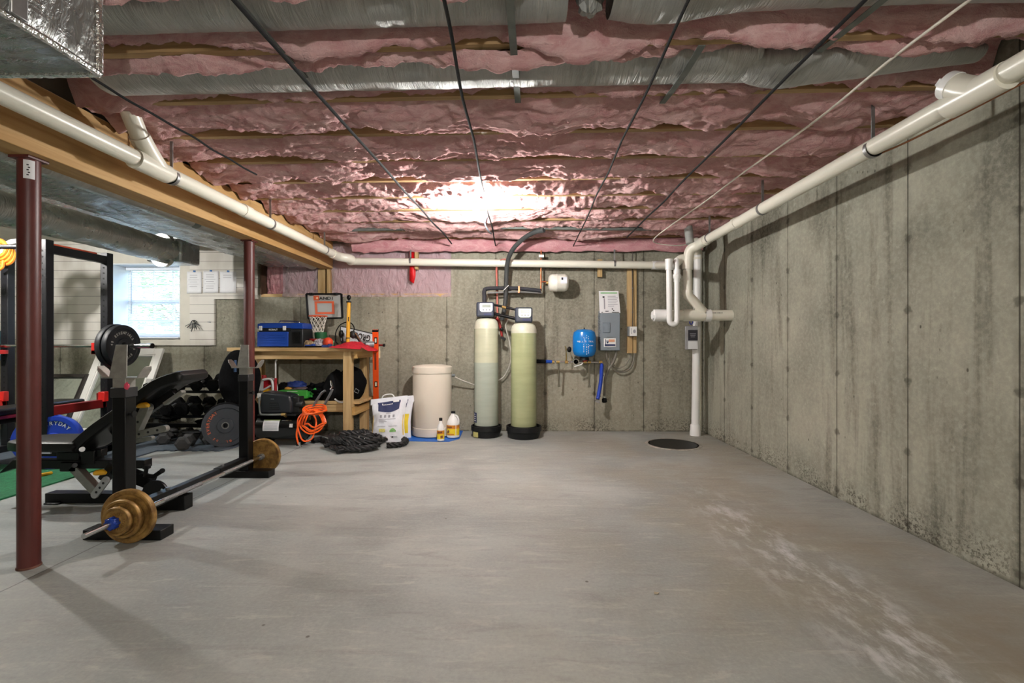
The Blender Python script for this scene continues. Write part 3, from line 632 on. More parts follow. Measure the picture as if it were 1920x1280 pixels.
# hang tag on stack
hp = T('hang_package', 'dark and white packaged card hanging on the vertical stack', 'package', at(1295, 632, 5.46))
c = at(1296, 633, 5.46)
m = MB(); m.obox(c, (.14, .02, .27)); B(m, 'pouch', M('clear_pouch', (150,150,152), .25), hp, .004)
m = MB(); m.obox(c+V((.015,-.0115,.03)), (.11,.003,.12)); B(m, 'dark_label', M('charcoal_card', (44,42,50), .5), hp)
m = MB(); m.obox(c+V((.015,-.0115,-.085)), (.11,.003,.09)); B(m, 'white_label', paper, hp)
m = MB()
for k in range(3): m.obox(c+V((.015,-.0135,.045-k*.018)), (.07-.01*k,.001,.006))
B(m, 'print_lines', grey_ink, hp)
m = MB(); rc = at(1296, 603, 5.45); m.tube([rc+V((.018*math.cos(t), 0, .03*math.sin(t))) for t in [2*PI*k/20 for k in range(20)]], .006, 8, closed=True); B(m, 'blue_ring', M('blue_tag', (40,50,140), .4), hp)
# ================================================================ sump pit
sp = T('sump_pit', 'open round black sump pit sunk into the floor', 'sump pit', (SX, SY, -.45))
m = MB(); m.lathe([(.001,-.45),(SR-.03,-.45),(SR-.004,-.04),(SR-.002,.004),(SR+.012,.006)], (SX,SY,0), n=40); m.f = [tuple(reversed(f)) for f in m.f]; B(m, 'basin', M('sump_black', (16,15,14), .5), sp)
m = MB(); m.lathe([(SR-.002,0),(SR-.002,.006),(SR+.035,.006),(SR+.045,0)], (SX,SY,0), n=40); B(m, 'concrete_rim', M('patched_concrete', (150,146,136), .9, 0, .25, 30), sp)
m = MB(); m.cyl((SX-.2,SY-.06,-.06), (SX-.01,SY+.03,-.045), .05, n=16); B(m, 'inlet_pipe', M('corrugated_drain', (150,144,134), .6), sp)
m = MB(); m.cyl((SX+.02,SY+.02,-.42), (SX+.02,SY+.02,-.05), .03, n=14); m.blob((SX+.1,SY+.02,-.3), (.09,.09,.13), 16, 10, .1); B(m, 'float_pipe', M('wet_plastic', (62,60,58), .3), sp)
# ================================================================ water softener tanks
gel = M('pale_green_fibreglass', (190,192,166), .22, 0, .05, 3, .05, 120, sc=(1,1,6), spec=.6); gel2 = M('olive_fibreglass', (168,174,132), .22, 0, .06, 3, .05, 120, sc=(1,1,6), spec=.6); gel_cap = M('fibreglass_dome', (206,206,186), .35, 0, .08, 12)
gel_lo = M('grey_green_fibreglass', (170,178,164), .24, 0, .05, 3, .05, 120, sc=(1,1,6), spec=.6)
head_m = M('slate_plastic', (52,58,72), .35, 0, .06, 10); screen_m = M('lcd_face', (206,212,222), .25, 0, .02, 6); screen_g = M('lcd_green', (196,208,190), .25, 0, .03, 6)
def softener(x, y, r, ztop, hx, hz, hw, hh, mats, scr, label, sticker, rpan, hpan):
    t = T('filter_tank', label, 'water filter tank', (x, y, 0), 'tall water treatment tanks')
    prof = [(r*.94,.12),(r,.14),(r,ztop-.11)]
    if mats[2]:
        zm = .86; m = MB(); m.lathe([(r*.94,.12),(r,.14),(r,zm)], (x,y,0), n=40); B(m, 'lower_vessel', mats[2], t)
        m = MB(); m.lathe([(r,zm),(r,ztop-.12)], (x,y,0), n=40); B(m, 'vessel', mats[0], t)
    else:
        m = MB(); m.lathe(prof, (x,y,0), n=40); B(m, 'vessel', mats[0], t)
    m = MB(); m.lathe([(r+.001,ztop-.12),(r*.985,ztop-.075),(r*.9,ztop-.035),(r*.74,ztop-.01),(r*.45,ztop),(.05,ztop+.004)], (x,y,0), n=40); B(m, 'dome', mats[1], t)
    m = MB(); m.lathe([(r+.006,.01),(r+.008,.10),(r+.003,.135),(r-.01,.14)], (x,y,0), n=40); B(m, 'tank_boot', blk_plastic, t)
    m = MB(); m.lathe([(rpan-.03,.0),(rpan-.012,.05),(rpan-.01,.075),(rpan,.08),(rpan,hpan),(rpan-.012,hpan),(rpan-.02,.085),(rpan-.035,.02),(.02,.012)], (x,y,0), n=40); B(m, 'drain_pan', blk_plastic, t)
    m = MB(); m.lathe([(.055,ztop-.01),(.06,ztop+.02),(.05,ztop+.05)], (x,y,0), n=24); m.obox((x,y+.03,ztop+.07), (.1,.14,.08)); B(m, 'valve_neck', blk, t)
    m = MB(); m.obox((hx,y-.02,hz), (hw,.17,hh)); hd = B(m, 'control_head', head_m, t, .018)
    f = y-.02-.086
    def rr(cx, cz, w, h, rad, cut):
        P = []
        for sx, sz, a0 in ((1,1,0),(-1,1,90),(-1,-1,180),(1,-1,270)):
            q = rad if sz > 0 else cut
            for k in range(6):
                a = math.radians(a0+k*18); P.append((cx+sx*(w/2-q)+q*math.cos(a), cz+sz*(h/2-q)+q*math.sin(a)))
        return P
    m = MB(); m.prism(rr(hx+.012, hz+hh*.12, hw*.72, hh*.58, .008, .03), (0,f-.004,0), (1,0,0), (0,0,1), (0,.006,0)); B(m, 'face_plate', scr, hd)
    m = MB(); m.obox((hx+.015, f-.005, hz+hh*.22), (hw*.46,.002,hh*.18)); B(m, 'display', M('display_'+t.name, (150,158,150), .2), hd)
    m = MB()
    for k in (-1, 0, 1): m.cyl((hx+.015+k*.035, f-.008, hz-hh*.03), (hx+.015+k*.035, f-.003, hz-hh*.03), .007, n=12)
    B(m, 'buttons', grey_metal, hd)
    m = MB(); m.obox((hx+.03, f, hz-hh*.33), (hw*.42,.004,hh*.12)); B(m, 'name_plate', navy_ink, hd)
    if sticker == 1:
        m = MB(); m.grid(lambda u, v: V((x+(r+.002)*math.cos(PI+.12+u*.62), y+(r+.002)*math.sin(PI+.12+u*.62), .17+v*.115)), 8, 1); s_ = B(m, 'navy_sticker', navy_ink, t)
        m = MB()
        for k, w_ in enumerate((.3,.42,.36,.4)): m.grid(lambda u, v: V((x+(r+.0035)*math.cos(PI+.22+u*w_), y+(r+.0035)*math.sin(PI+.22+u*w_), .26-k*.024+v*.008)), 5, 1)
        B(m, 'sticker_print', white_ink, s_)
        m = MB(); m.grid(lambda u, v: V((x+(rpan-.008+.001*v)*math.cos(PI+.55+u*.5), y+(rpan-.008+.001*v)*math.sin(PI+.55+u*.5), .012+v*.06)), 8, 1); B(m, 'yellow_sticker', M('faded_yellow_label', (196,190,120), .5), t)
    return t
softener(at(912,700,5.47).x, 5.47, .140, 1.372, at(910,580,5.4).x, at(910,580,5.38).z, .205, .172, (gel, gel_cap, gel_lo), screen_m, 'slimmer tall filter tank with a navy sticker near its base', 1, .178, .128)
softener(at(982,700,5.42).x, 5.42, .148, 1.318, at(982,590,5.33).x, at(982,590,5.31).z, .20, .172, (gel2, gel_cap, None), screen_g, 'wider olive tall filter tank on the plain black pan', 0, .202, .135)
# piping between / above the heads
insul = M('black_pipe_insulation', (44,44,50), .75, 0, .15, 20, .1, 60); hose_m = M('dark_hose', (58,60,60), .6, 0, .12, 20)
ip = T('insulated_pipe', 'black foam insulated pipe rising from the slimmer tank head and running right', 'pipe', at(908, 560, 5.5))
m = MB(); m.tube(cr([at(908,572,5.5), at(908,556,5.5), at(908,545,5.52), at(914,541,5.55), at(940,540,5.6), at(975,541,5.62), at(1014,545,5.64)], 7), .0235, 16); B(m, 'foam_sleeve', insul, ip)
m = MB(); m.tube(cr([at(915,549,5.6), at(970,547,5.63), at(1016,549,5.66)], 6), .012, 12); B(m, 'lower_pipe', M('grey_tube', (120,120,118), .5), ip)
m = MB(); c = at(973,543,5.6); m.obox(c, (.02,.06,.075)); B(m, 'copper_clamp', copper, ip)
bh = T('supply_hose', 'thick dark hose curving from the ceiling down behind the black insulated pipe', 'hose', at(950, 500, 5.5))
m = MB(); m.tube(cr([at(1020,431,5.05), at(1000,436,5.15), at(978,450,5.3), at(960,470,5.4), at(951,495,5.5), at(949,530,5.56), at(947,570,5.6), at(941,600,5.62)], 9), .026, 18); B(m, 'hose', hose_m, bh)
m = MB(); c = at(949,540,5.55); m.tube([c+V((-.03,-.03,-.03)), c+V((.03,-.035,.03))], .004, 8); B(m, 'zip_tie', white_pl, bh)
hb = T('head_link', 'black twin bypass pipes joining the two tank heads', 'pipe', at(947, 590, 5.45))
m = MB(); m.tube([at(926,571,5.45), at(966,580,5.38)], .014, 12); B(m, 'upper_pipe', blk, hb)
m = MB(); m.tube([at(926,588,5.45), at(966,597,5.38)], .019, 12); B(m, 'lower_pipe', blk, hb)
m = MB(); m.tube([at(942,575,5.415), at(949,577,5.40)], .017, 12); B(m, 'brass_union', brass, hb)
pex = T('red_pex_pipe', 'pinkish red plastic pipe dropping behind the two tank heads', 'pipe', at(931, 560, 5.66))
pexm = M('red_pex', (198,112,100), .4)
m = MB(); m.tube(cr([at(952,486,5.52), at(942,486,5.57), at(934,492,5.62), at(931,503,5.66), at(932,540,5.7), at(933,600,5.7), at(936,612,5.68)], 8), [.006]*20+[.011]*29, 10); B(m, 'pipe', pexm, pex)
vv = T('shutoff_valve', 'small red and black valve hanging between the tall tanks', 'valve', at(940, 625, 5.6))
m = MB(); m.tube(cr([at(930,597,5.62), at(936,602,5.6), at(938,612,5.6), at(940,622,5.6), at(941,632,5.6)], 5), .014, 12); B(m, 'body', M('red_valve', (150,36,34), .45), vv)
m = MB(); m.blob(at(941,617,5.57), .022, 14, 10, 0); m.obox(at(943,634,5.58), (.06,.03,.03), Matrix.Rotation(.5,3,'Y')); B(m, 'handle', blk, vv)
wt = M('white_tube', (206,202,192), .4)
m = MB(); m.tube(cr([at(846,703,5.62), at(856,708,5.64), at(875,716,5.68), at(900,722,5.72), at(936,712,5.72), at(950,697,5.7), at(958,672,5.66), at(955,640,5.62), at(948,612,5.55), at(953,600,5.5)], 8), .007, 8)
S(m, 'brine_tube', wt, 'thin white tube running from the cream brine tank behind the tall tanks', 'tube', at(900,722,5.7))
# copper riser and white expansion tank
cp = T('copper_riser', 'thin copper riser with a yellow tag beside the white expansion tank', 'pipe', at(1014, 500, 5.66))
m = MB(); m.tube([at(1015,447,5.66), at(1014,545,5.66)], .010, 12); B(m, 'riser', copper, cp)
m = MB(); m.tube([at(1014,528,5.66), at(1027,528,5.66)], .010, 12); B(m, 'side_arm', copper, cp)
m = MB(); m.obox(at(1015,495,5.64), (.028,.028,.075)); B(m, 'yellow_tag', yellow, cp)
m = MB(); m.obox(at(1015,480,5.63), (.06,.02,.03)); B(m, 'pipe_clamp', white_pl, cp)
et = T('expansion_tank', 'small white expansion tank lying on its side high on the back wall', 'tank', at(1046, 530, 5.56))
c0, c1 = at(1027.5,530,5.56), at(1066,530,5.56); ln = c1.x-c0.x
m = MB(); m.lathe([(.02,0),(.06,.004),(.09,.02),(.103,.05),(.104,ln*.4),(.107,ln*.42),(.104,ln*.45),(.104,ln-.05),(.09,ln-.018),(.06,ln-.003),(.0,ln)], c0, (1,0,0), 32); B(m, 'shell', M('ivory_paint', (228,224,212), .3), et)
m = MB(); m.lathe([(.02,-.02),(.02,.005)], c0, (1,0,0), 12); B(m, 'inlet', brass, et)
m = MB(); m.grid(lambda u, v: V((c0.x+.14+u*.075, 5.56-.1055*math.cos(-.2+v*.75), 530*0+c0.z+.1055*math.sin(-.2+v*.75))), 2, 8); lb = B(m, 'paper_label', M('label_white', (214,216,226), .5), et)
m = MB(); m.grid(lambda u, v: V((c0.x+.150+u*.02, 5.56-.107*math.cos(.2+v*.28), c0.z+.107*math.sin(.2+v*.28))), 2, 4); B(m, 'label_mark', black_ink, lb)
# wooden nailer and box, blocks
ws = T('wall_batten', 'upright pine batten screwed to the back wall carrying a switch box', 'batten', at(1185, 590, 5.74))
b0_, b1_ = at(1176, 662, 5.75), at(1193.5, 505, 5.75)
m = MB(); m.box(b0_.x, b0_.x+.062, 5.735, YB, b0_.z, b1_.z); m.box(b0_.x+.070, b1_.x, 5.745, YB, b0_.z, b1_.z); B(m, 'boards', lumber_z, ws, .002)
m = MB(); m.tube(cr([at(1186,440,5.70), at(1185.5,505,5.725), at(1186,560,5.72), at(1186,612,5.715)], 5), .006, 8); B(m, 'cable', M('dark_cable', (70,60,50), .5), ws)
m = MB()
for yy in (540, 585): m.obox(at(1186,yy,5.72), (.024,.008,.008))
B(m, 'cable_staples', steel, ws)
sb = T('switch_box', 'small grey switch box with a white cover on the pine batten', 'switch box', at(1185, 621, 5.68))
c = at(1186, 621, 5.69); m = MB(); m.obox(c+V((-.006,.012,0)), (.10,.075,.118)); B(m, 'box', M('grey_box', (128,130,130), .4), sb, .004)
m = MB(); m.obox(c+V((.003,-.028,0)), (.085,.006,.112)); cv = B(m, 'cover', white_pl, sb, .002)
m = MB(); m.lathe([(.0,0),(.016,.0),(.016,.002)], c+V((.014,-.0335,0)), (0,-1,0), 20, sx=1, sy=1.4)
for k in range(5): m.obox(c+V((-.02,-.0325,.03-k*.014)), (.008,.002,.009))
B(m, 'toggle_print', grey_ink, cv)
c = at(1124.5, 503, 5.73); m = MB(); m.obox(c, (.055,.05,.215)); S(m, 'wood_block', lumber_z, 'short wooden block behind the drain pipe above the pump controller', 'wood block', c, bevel=.002)
# pump controller
pc = T('pump_controller', 'tall grey pump control cabinet with a leaflet on top, mounted on the wall', 'control box', at(1144, 620, 5.7))
q0, q1 = at(1125.5, 657, 5.64), at(1162.5, 585, 5.64)
cab = M('blue_grey_enamel', (122,132,140), .4, 0, .04, 8)
m = MB(); m.box(q0.x, q1.x, 5.64, YB-.005, q0.z, q1.z+.02); B(m, 'cabinet', cab, pc, .006)
m = MB()
for k in range(16):
    zz = q0.z+.10+k*.021; m.box(q0.x-.008, q0.x, 5.65, YB-.01, zz, zz+.010)
B(m, 'cooling_fins', cab, pc)
cxm, czm = q0.x+.07, q0.z+.245
m = MB(); m.box(q0.x+.03, q0.x+.118, 5.628, 5.641, czm-.03, czm+.09); B(m, 'access_door', M('enamel_door', (114,126,136), .4), pc, .005)
lx = q0.x+.115; lz = q0.z+.096
m = MB(); m.obox((lx,5.637,lz), (.145,.006,.105)); lb = B(m, 'front_label', white_pl, pc, .004)
m = MB(); m.obox((lx,5.632,lz-.03), (.125,.004,.022)); m.obox((lx-.055,5.632,lz+.01), (.006,.004,.06)); B(m, 'label_navy_band', navy_ink, lb)
m = MB(); m.obox((lx+.02,5.632,lz+.022), (.07,.004,.03)); B(m, 'label_orange_patch', M('faded_orange', (206,150,120), .5), lb)
m = MB(); m.add([(lx-.045,5.631,lz+.012),(lx-.012,5.631,lz+.012),(lx-.028,5.631,lz-.014)], [(0,2,1)]); m.obox((lx-.03,5.632,lz+.02), (.03,.003,.006)); B(m, 'label_symbol', navy_ink, lb, ang=0)
m = MB(); m.obox((lx,5.638,q0.z+.16), (.07,.004,.008)); m.obox((lx-.01,5.638,q0.z+.022), (.05,.004,.006)); B(m, 'engraved_line', grey_metal, pc)
p0, p1 = at(1124, 586, 5.645), at(1161, 545, 5.68)
m = MB(); m.add([(p0.x,5.632,p0.z-.004),(p1.x+.004,5.632,p0.z-.004),(p1.x-.008,5.69,p1.z),(p0.x,5.69,p1.z)], [(0,1,2,3)]); lf = B(m, 'leaflet', paper, pc, ang=0); lf.modifiers.new('Solidify', 'SOLIDIFY').thickness = .004
def lf_pt(u, v, d=.0035): return V((p0.x+(p1.x-p0.x)*u, 5.632+.058*v-d, p0.z+(p1.z-p0.z)*v))
m = MB(); m.add([lf_pt(.08,.86), lf_pt(.9,.86), lf_pt(.9,.94), lf_pt(.08,.94)], [(0,1,2,3)]); B(m, 'green_header', M('pale_green_ink', (150,190,150), .6), lf, ang=0)
m = MB()
for k, w_ in enumerate((.4,.5,.45,.5,.42,.48,.3)):
    v = .74-k*.075; m.add([lf_pt(.42,v), lf_pt(.42+w_,v), lf_pt(.42+w_,v+.022), lf_pt(.42,v+.022)], [(0,1,2,3)])
m.add([lf_pt(.22,.16), lf_pt(.28,.16), lf_pt(.28,.66), lf_pt(.22,.66)], [(0,1,2,3)])
B(m, 'printed_lines', grey_ink, lf, ang=0)
m = MB()
for (u, v, w_, h_) in ((.17,.68,.1,.07),(.6,.14,.06,.05),(.66,.07,.06,.05),(.08,.0,.08,.03),(.6,.0,.34,.03),(.28,.05,.16,.03)): m.add([lf_pt(u,v), lf_pt(u+w_,v), lf_pt(u+w_,v+h_), lf_pt(u,v+h_)], [(0,1,2,3)])
B(m, 'dark_prints', black_ink, lf, ang=0)
# grey cables under controller
cb = T('cable_bundle', 'looped grey cables below the pump control cabinet', 'cable', at(1150, 680, 5.7))
gc = M('grey_conduit_flex', (112,108,98), .5)
for P, r in (([at(1137,657,5.7), at(1138,672,5.7), at(1146,688,5.71), at(1160,697,5.72), at(1176,695,5.73), at(1186,683,5.74), at(1190,662,5.75)], .009), ([at(1156,657,5.7), at(1154,668,5.7), at(1148,682,5.71), at(1140,694,5.72), at(1135,710,5.72), at(1134,725,5.72), at(1133,742,5.7)], .017), ([at(1182,662,5.75), at(1181,672,5.74), at(1172,685,5.73), at(1158,690,5.73), at(1146,682,5.72), at(1142,664,5.71)], .005)):
    m = MB(); m.tube(cr(P, 8), r, 12); B(m, 'flex_cable', gc, cb)
m = MB(); c = at(1133,745,5.7); m.cyl(c+V((0,0,.012)), c-V((0,0,.02)), .026, n=16); B(m, 'brass_connector', chrome, cb)
m = MB(); m.cyl(c-V((0,0,.018)), c-V((0,.02,.05)), .03, n=16); B(m, 'black_end', blk_matte, cb)
# pressure tank and manifold
pt = T('pressure_tank', 'round blue pressure tank on the brass manifold of the back wall', 'tank', at(1095, 672, 5.6))
c = at(1095.5, 668, 5.6); r_ = .138; hh_ = at(1095, 617, 5.6).z-c.z
m = MB(); m.lathe([(.03,-.01),(.09,.0),(.122,.022),(r_,.07),(r_,hh_-.09),(.124,hh_-.035),(.085,hh_-.008),(.02,hh_)], (c.x,5.6,c.z), n=40); B(m, 'shell', M('bright_blue_enamel', (14,124,206), .25, 0, .05, 6, spec=.6), pt)
m = MB()
txt = 'WELL-X-TROL'
for i, ch in enumerate(txt):
    if ch == '-': continue
    a = -PI/2+(-.5+i/(len(txt)-1))*1.35; ct = V((c.x+(r_+.001)*math.cos(a), 5.6+(r_+.001)*math.sin(a), c.z+hh_*.52)); m.text(ch, .026, ct, (-math.sin(a), math.cos(a), 0), (0,0,1), .0015)
for a, z0, z1 in ((-1.75,.18,.75),(-1.5,.10,.85),(-1.35,.14,.8)):
    for k in range(9):
        za = z0+(z1-z0)*k/9
        if .46 < za < .64: continue
        ca = c+V((0,0,0)); w_ = .004+.004*(k % 3 == 0)
        m.obox((c.x+(r_+.0008)*math.cos(a), 5.6+(r_+.0008)*math.sin(a), c.z+hh_*za), (w_,.002,.016 if k % 2 else .009), Matrix.Rotation(a+PI/2,3,'Z'))
for k in range(3): m.obox((c.x+.045+k*.018, 5.6-math.sqrt((r_+.001)**2-(.045+k*.018)**2), c.z+hh_*.40), (.007,.002,.010), Matrix.Rotation(.5,3,'Z'))
B(m, 'white_lettering', white_ink, pt)
m = MB(); m.cyl((c.x,5.6,c.z+hh_-.004), (c.x,5.6,c.z+hh_+.018), .008, n=10); B(m, 'air_valve', blk, pt)
m = MB(); m.lathe([(.06,-.045),(.055,-.01),(.03,-.008)], (c.x,5.6,c.z), n=24); B(m, 'stand_collar', blk_plastic, pt)
mf = T('water_manifold', 'brass and steel water manifold with gauge under the blue pressure tank', 'pipe fittings', at(1070, 679, 5.62))
m = MB(); m.tube([at(1030,678,5.62), at(1126,679,5.62)], .011, 12); B(m, 'main_pipe', chrome, mf)
for px in (1036, 1046, 1062, 1097, 1105, 1126): m = MB(); m.cyl(at(px-3,678.5,5.62), at(px+3,678.5,5.62), .019, n=10); B(m, 'brass_tee', brass, mf)
m = MB(); m.tube([at(1006,677,5.55), at(1022,677.5,5.6)], .024, 14); B(m, 'black_coupling', blk_matte, mf)
m = MB(); m.tube([at(1018,677.5,5.59), at(1034,678,5.62)], .021, 14); B(m, 'blue_hose_end', M('deep_blue_hose', (22,66,156), .4), mf)
for px, yy in ((1047.5, 725), (1104.5, 726)): m = MB(); m.tube([at(px,681,5.62), at(px+.5,yy,5.66)], .011, 10); m.cyl(at(px+.5,yy-4,5.66), at(px+.5,yy,5.66), .015, n=10); B(m, 'drain_pipe_leg', M('dull_zinc_%d' % px, (134,128,112), .45, .6), mf)
g0 = at(1080,678,5.585); m = MB(); m.lathe([(.001,0),(.03,0),(.033,.006),(.033,.022)], g0, (0,1,0), 22); gg = B(m, 'pressure_gauge', white_pl, mf)
m = MB(); m.ring(g0+V((0,-.001,0)), (0,1,0), .028, .034, .02, 22); B(m, 'gauge_bezel', chrome, gg)
m = MB(); m.obox(g0+V((.005,-.002,.006)), (.003,.001,.026), Matrix.Rotation(.7,3,'Y')); B(m, 'gauge_needle', black_ink, gg)
m = MB(); m.tube(cr([at(1092,681,5.59), at(1088,684,5.58), at(1077,687,5.57)], 4), .007, 8); B(m, 'lever_handle', white_pl, mf)
m = MB(); m.cyl(at(1093,676,5.6), at(1101,674,5.6), .014, n=10); B(m, 'red_knob', red_paint, mf)
m = MB(); m.tube([at(1062,676,5.62), at(1062,662,5.62)], .007, 8); m.tube([at(1062,668,5.62), at(1061,652,5.61)], .005, 8); m.tube([at(1063,656,5.61), at(1059,648,5.61)], .004, 8); B(m, 'small_valve', brass, mf)
m = MB(); m.blob(at(1067.5,655,5.6), (.026,.02,.034), 14, 10, .15, 4); B(m, 'pressure_switch', blk, mf)
m = MB(); m.tube(cr([at(1069,660,5.61), at(1071,668,5.62), at(1072,676,5.62)], 4), .003, 6); B(m, 'switch_wire', brass, mf)
m = MB(); m.tube(cr([at(1126,679,5.62), at(1128,682,5.62), at(1128,692,5.62), at(1126.5,715,5.62), at(1122,742,5.6), at(1120.5,748,5.59)], 7), [.012]*8+[.022]*(5*7+1-8), 14); B(m, 'blue_hose', M('blue_hose', (26,62,170), .4), mf)
m = MB(); c = at(1120,752,5.585); m.obox(c, (.05,.035,.03), Matrix.Rotation(.3,3,'Y')); m.cyl(c+V((-.03,0,.02)), c+V((.03,0,-.02)), .011, n=10); B(m, 'hose_valve', steel, mf)
# ================================================================ brine tank, mat, bottles
mt = M('blue_plastic_mat', (22,96,186), .5, 0, .06, 8, .06, 120)
m = MB(); z = .004
poly = [fl(763,827), fl(842,828), fl(861,823), fl(869,806), fl(855,803), fl(770,804)]
m.prism([(p.x, p.y) for p in poly], (0,0,0), (1,0,0), (0,1,0), (0,0,.005)); S(m, 'floor_mat', mt, 'flat blue plastic mat on the floor under the cream brine tank', 'mat', (-1, 5.4, 0))
bt = T('brine_tank', 'round cream plastic brine tank standing on the blue mat', 'brine tank', (-1.025, 5.5, 0))
bx, by, br_ = at(810.5, 750, 5.53).x, 5.53, .229
cream = M('cream_plastic', (222,212,196), .38, 0, .02, 4)
m = MB(); m.lathe([(br_-.02,.006),(br_,.016),(br_+.002,.105),(br_-.004,.112),(br_-.002,.12),(br_-.002,.735)], (bx,by,0), n=48); B(m, 'tub', cream, bt)
m = MB(); m.lathe([(br_+.004,.735),(br_+.006,.745),(br_+.006,.805),(br_-.012,.815),(.12,.832),(.0,.836)], (bx,by,0), n=48); B(m, 'lid', cream, bt)
m = MB(); m.cyl((bx+br_-.01,by+.06,.70), (bx+br_+.03,by+.07,.70), .016, n=12); B(m, 'tube_fitting', grey_metal, bt)
def lathe_label(m, x, y, r, z0, z1, a0, a1): m.grid(lambda u, v: V((x+r*math.cos(a0+(a1-a0)*u), y+r*math.sin(a0+(a1-a0)*u), z0+(z1-z0)*v)), 14, 1)
sb_ = T('bottle', 'smaller cleaner bottle with a black cap on the blue mat', 'bottle', fl(825.5, 828), 'cleaner bottles on the blue mat')
c = fl(825.5, 828); c.y += .03
m = MB(); m.lathe([(.036,.009),(.041,.014),(.041,.135),(.036,.16),(.026,.185),(.018,.20),(.016,.232)], c, n=28); B(m, 'body', white_pl, sb_)
m = MB(); m.lathe([(.019,.228),(.019,.256),(.016,.258),(.0,.258)], c, n=20); B(m, 'cap', blk_plastic, sb_)
lab_o = M('orange_label', (206,128,36), .5, 0, .2, 30); lab_y = M('yellow_label', (232,204,40), .5, 0, .05, 20); lab_r = M('brown_label', (120,70,40), .5, 0, .2, 40)
m = MB(); lathe_label(m, c.x, c.y, .0418, .03, .125, -PI, 0); lb = B(m, 'label_wrap', lab_y, sb_)
m = MB(); lathe_label(m, c.x, c.y, .0424, .085, .125, -2.7, -.4); B(m, 'label_band', lab_o, lb)
m = MB(); lathe_label(m, c.x, c.y, .0428, .095, .115, -2.3, -1.0); lathe_label(m, c.x, c.y, .0428, .04, .07, -1.5, -.8); B(m, 'label_marks', lab_r, lb)
jg = T('bottle', 'white gallon jug with a yellow label and black cap on the blue mat', 'bottle', fl(848, 823), 'cleaner bottles on the blue mat')
c = fl(848, 823); c.y += .07
m = MB(); m.lathe([(.062,.009),(.072,.016),(.073,.165),(.066,.19),(.046,.235),(.028,.262),(.021,.27),(.020,.285)], c, n=32); m.tube(cr([(c.x+.025,c.y-.02,.262),(c.x+.05,c.y-.028,.25),(c.x+.066,c.y-.03,.21),(c.x+.066,c.y-.03,.17)], 5), .011, 10); B(m, 'body', white_pl, jg)
m = MB(); m.lathe([(.024,.283),(.024,.303),(.02,.306),(.0,.306)], c, n=20); B(m, 'cap', blk_plastic, jg)
m = MB(); lathe_label(m, c.x, c.y, .0738, .04, .155, -2.95, -1.05); lathe_label(m, c.x, c.y, .0738, .04, .155, -.95, -.1); lb = B(m, 'label_wrap', lab_y, jg)
m = MB(); lathe_label(m, c.x, c.y, .0744, .115, .155, -2.95, -1.05); lathe_label(m, c.x, c.y, .0744, .045, .06, -2.6, -1.3); lathe_label(m, c.x, c.y, .0744, .115, .155, -.95, -.1); B(m, 'label_band', lab_o, lb)
m = MB(); m.obox((c.x-.045,c.y-.0635,.083), (.022,.004,.03), Matrix.Rotation(.6,3,'Y')); lathe_label(m, c.x, c.y, .0748, .125, .142, -2.5, -1.6); B(m, 'label_marks', lab_r, lb)
# ================================================================ workbench
ty = 5.15
WXL, WXR = at(425, 655, ty).x, at(679, 655, ty).x
ZT = at(560, 651.5, ty).z
wb = T('workbench', 'pine workbench against the back wall holding tools and boxes', 'workbench', ((WXL+WXR)/2, 5.45, 0))
m = MB(); m.box(WXL, WXR, ty, 5.75, ZT-.042, ZT); B(m, 'top', bench_x, wb, .003)
m = MB(); m.box(WXL+.03, WXR-.1, ty+.06, ty+.10, ZT-.13, ZT-.042); B(m, 'apron', bench_x, wb, .002)
m = MB(); m.box(WXR-.10, WXR-.06, ty+.02, 5.72, ZT-.12, ZT-.042); B(m, 'end_apron', wood('bench_pine_depth', (204,168,110), (180,140,82), 1), wb, .002)
lr = at(643, 700, ty+.02).x
for nm, x0, y0 in (('leg', lr, ty+.02), ('leg', WXL+.04, ty+.02), ('leg', lr+.03, 5.62), ('leg', WXL+.04, 5.62)):
    m = MB(); m.box(x0, x0+.089, y0, y0+.089, 0, ZT-.042); B(m, nm, lumber_z, wb, .003)
SZ = .43
m = MB(); m.box(WXL+.06, lr+.09, ty+.11, ty+.15, .31, .40); m.box(WXL+.06, lr+.09, 5.58, 5.62, .31, .40); B(m, 'shelf_rail', bench_x, wb, .002)
m = MB()
for k in range(4): m.box(WXL+.02, lr+.16, ty+.10+k*.135, ty+.10+k*.135+.13, .40, SZ)
B(m, 'shelf_boards', bench_x, wb, .002)
m = MB(); m.box(lr+.089, lr+.125, ty+.05, 5.7, .28, .37); B(m, 'end_rail', wood('bench_rail_depth', (200,164,106), (176,138,80), 1), wb, .002)
# toolbox
tb = T('toolbox', 'blue and black toolbox with white latches on the workbench', 'toolbox', at(525, 650, 5.32))
x0, x1 = at(484, 640, 5.24).x, at(568, 640, 5.24).x; zt_ = at(520, 606, 5.24).z; xs = at(541, 640, 5.24).x
m = MB(); m.box(x0, x1, 5.24, 5.5, ZT+.002, zt_-.06); B(m, 'case', M('black_case', (24,25,28), .5, 0, .05, 10), tb, .012)
kob = M('royal_blue_plastic', (18,66,160), .4, 0, .05, 8)
m = MB(); m.box(x0-.004, xs, 5.228, 5.26, ZT+.012, zt_-.095)
for k in range(4): m.box(x0+.03, xs-.03, 5.224, 5.23, ZT+.05+k*.028, ZT+.056+k*.028)
B(m, 'front_panel', kob, tb, .006)
m = MB(); m.box(x0-.004, x1+.004, 5.232, 5.508, zt_-.06, zt_-.004); m.box(x0+.01, x1-.01, 5.25, 5.49, zt_-.004, zt_+.006); B(m, 'lid', kob, tb, .012)
m = MB(); m.box(x0+.02, xs+.03, 5.229, 5.236, zt_-.088, zt_-.052); B(m, 'dark_band', blk_plastic, tb)
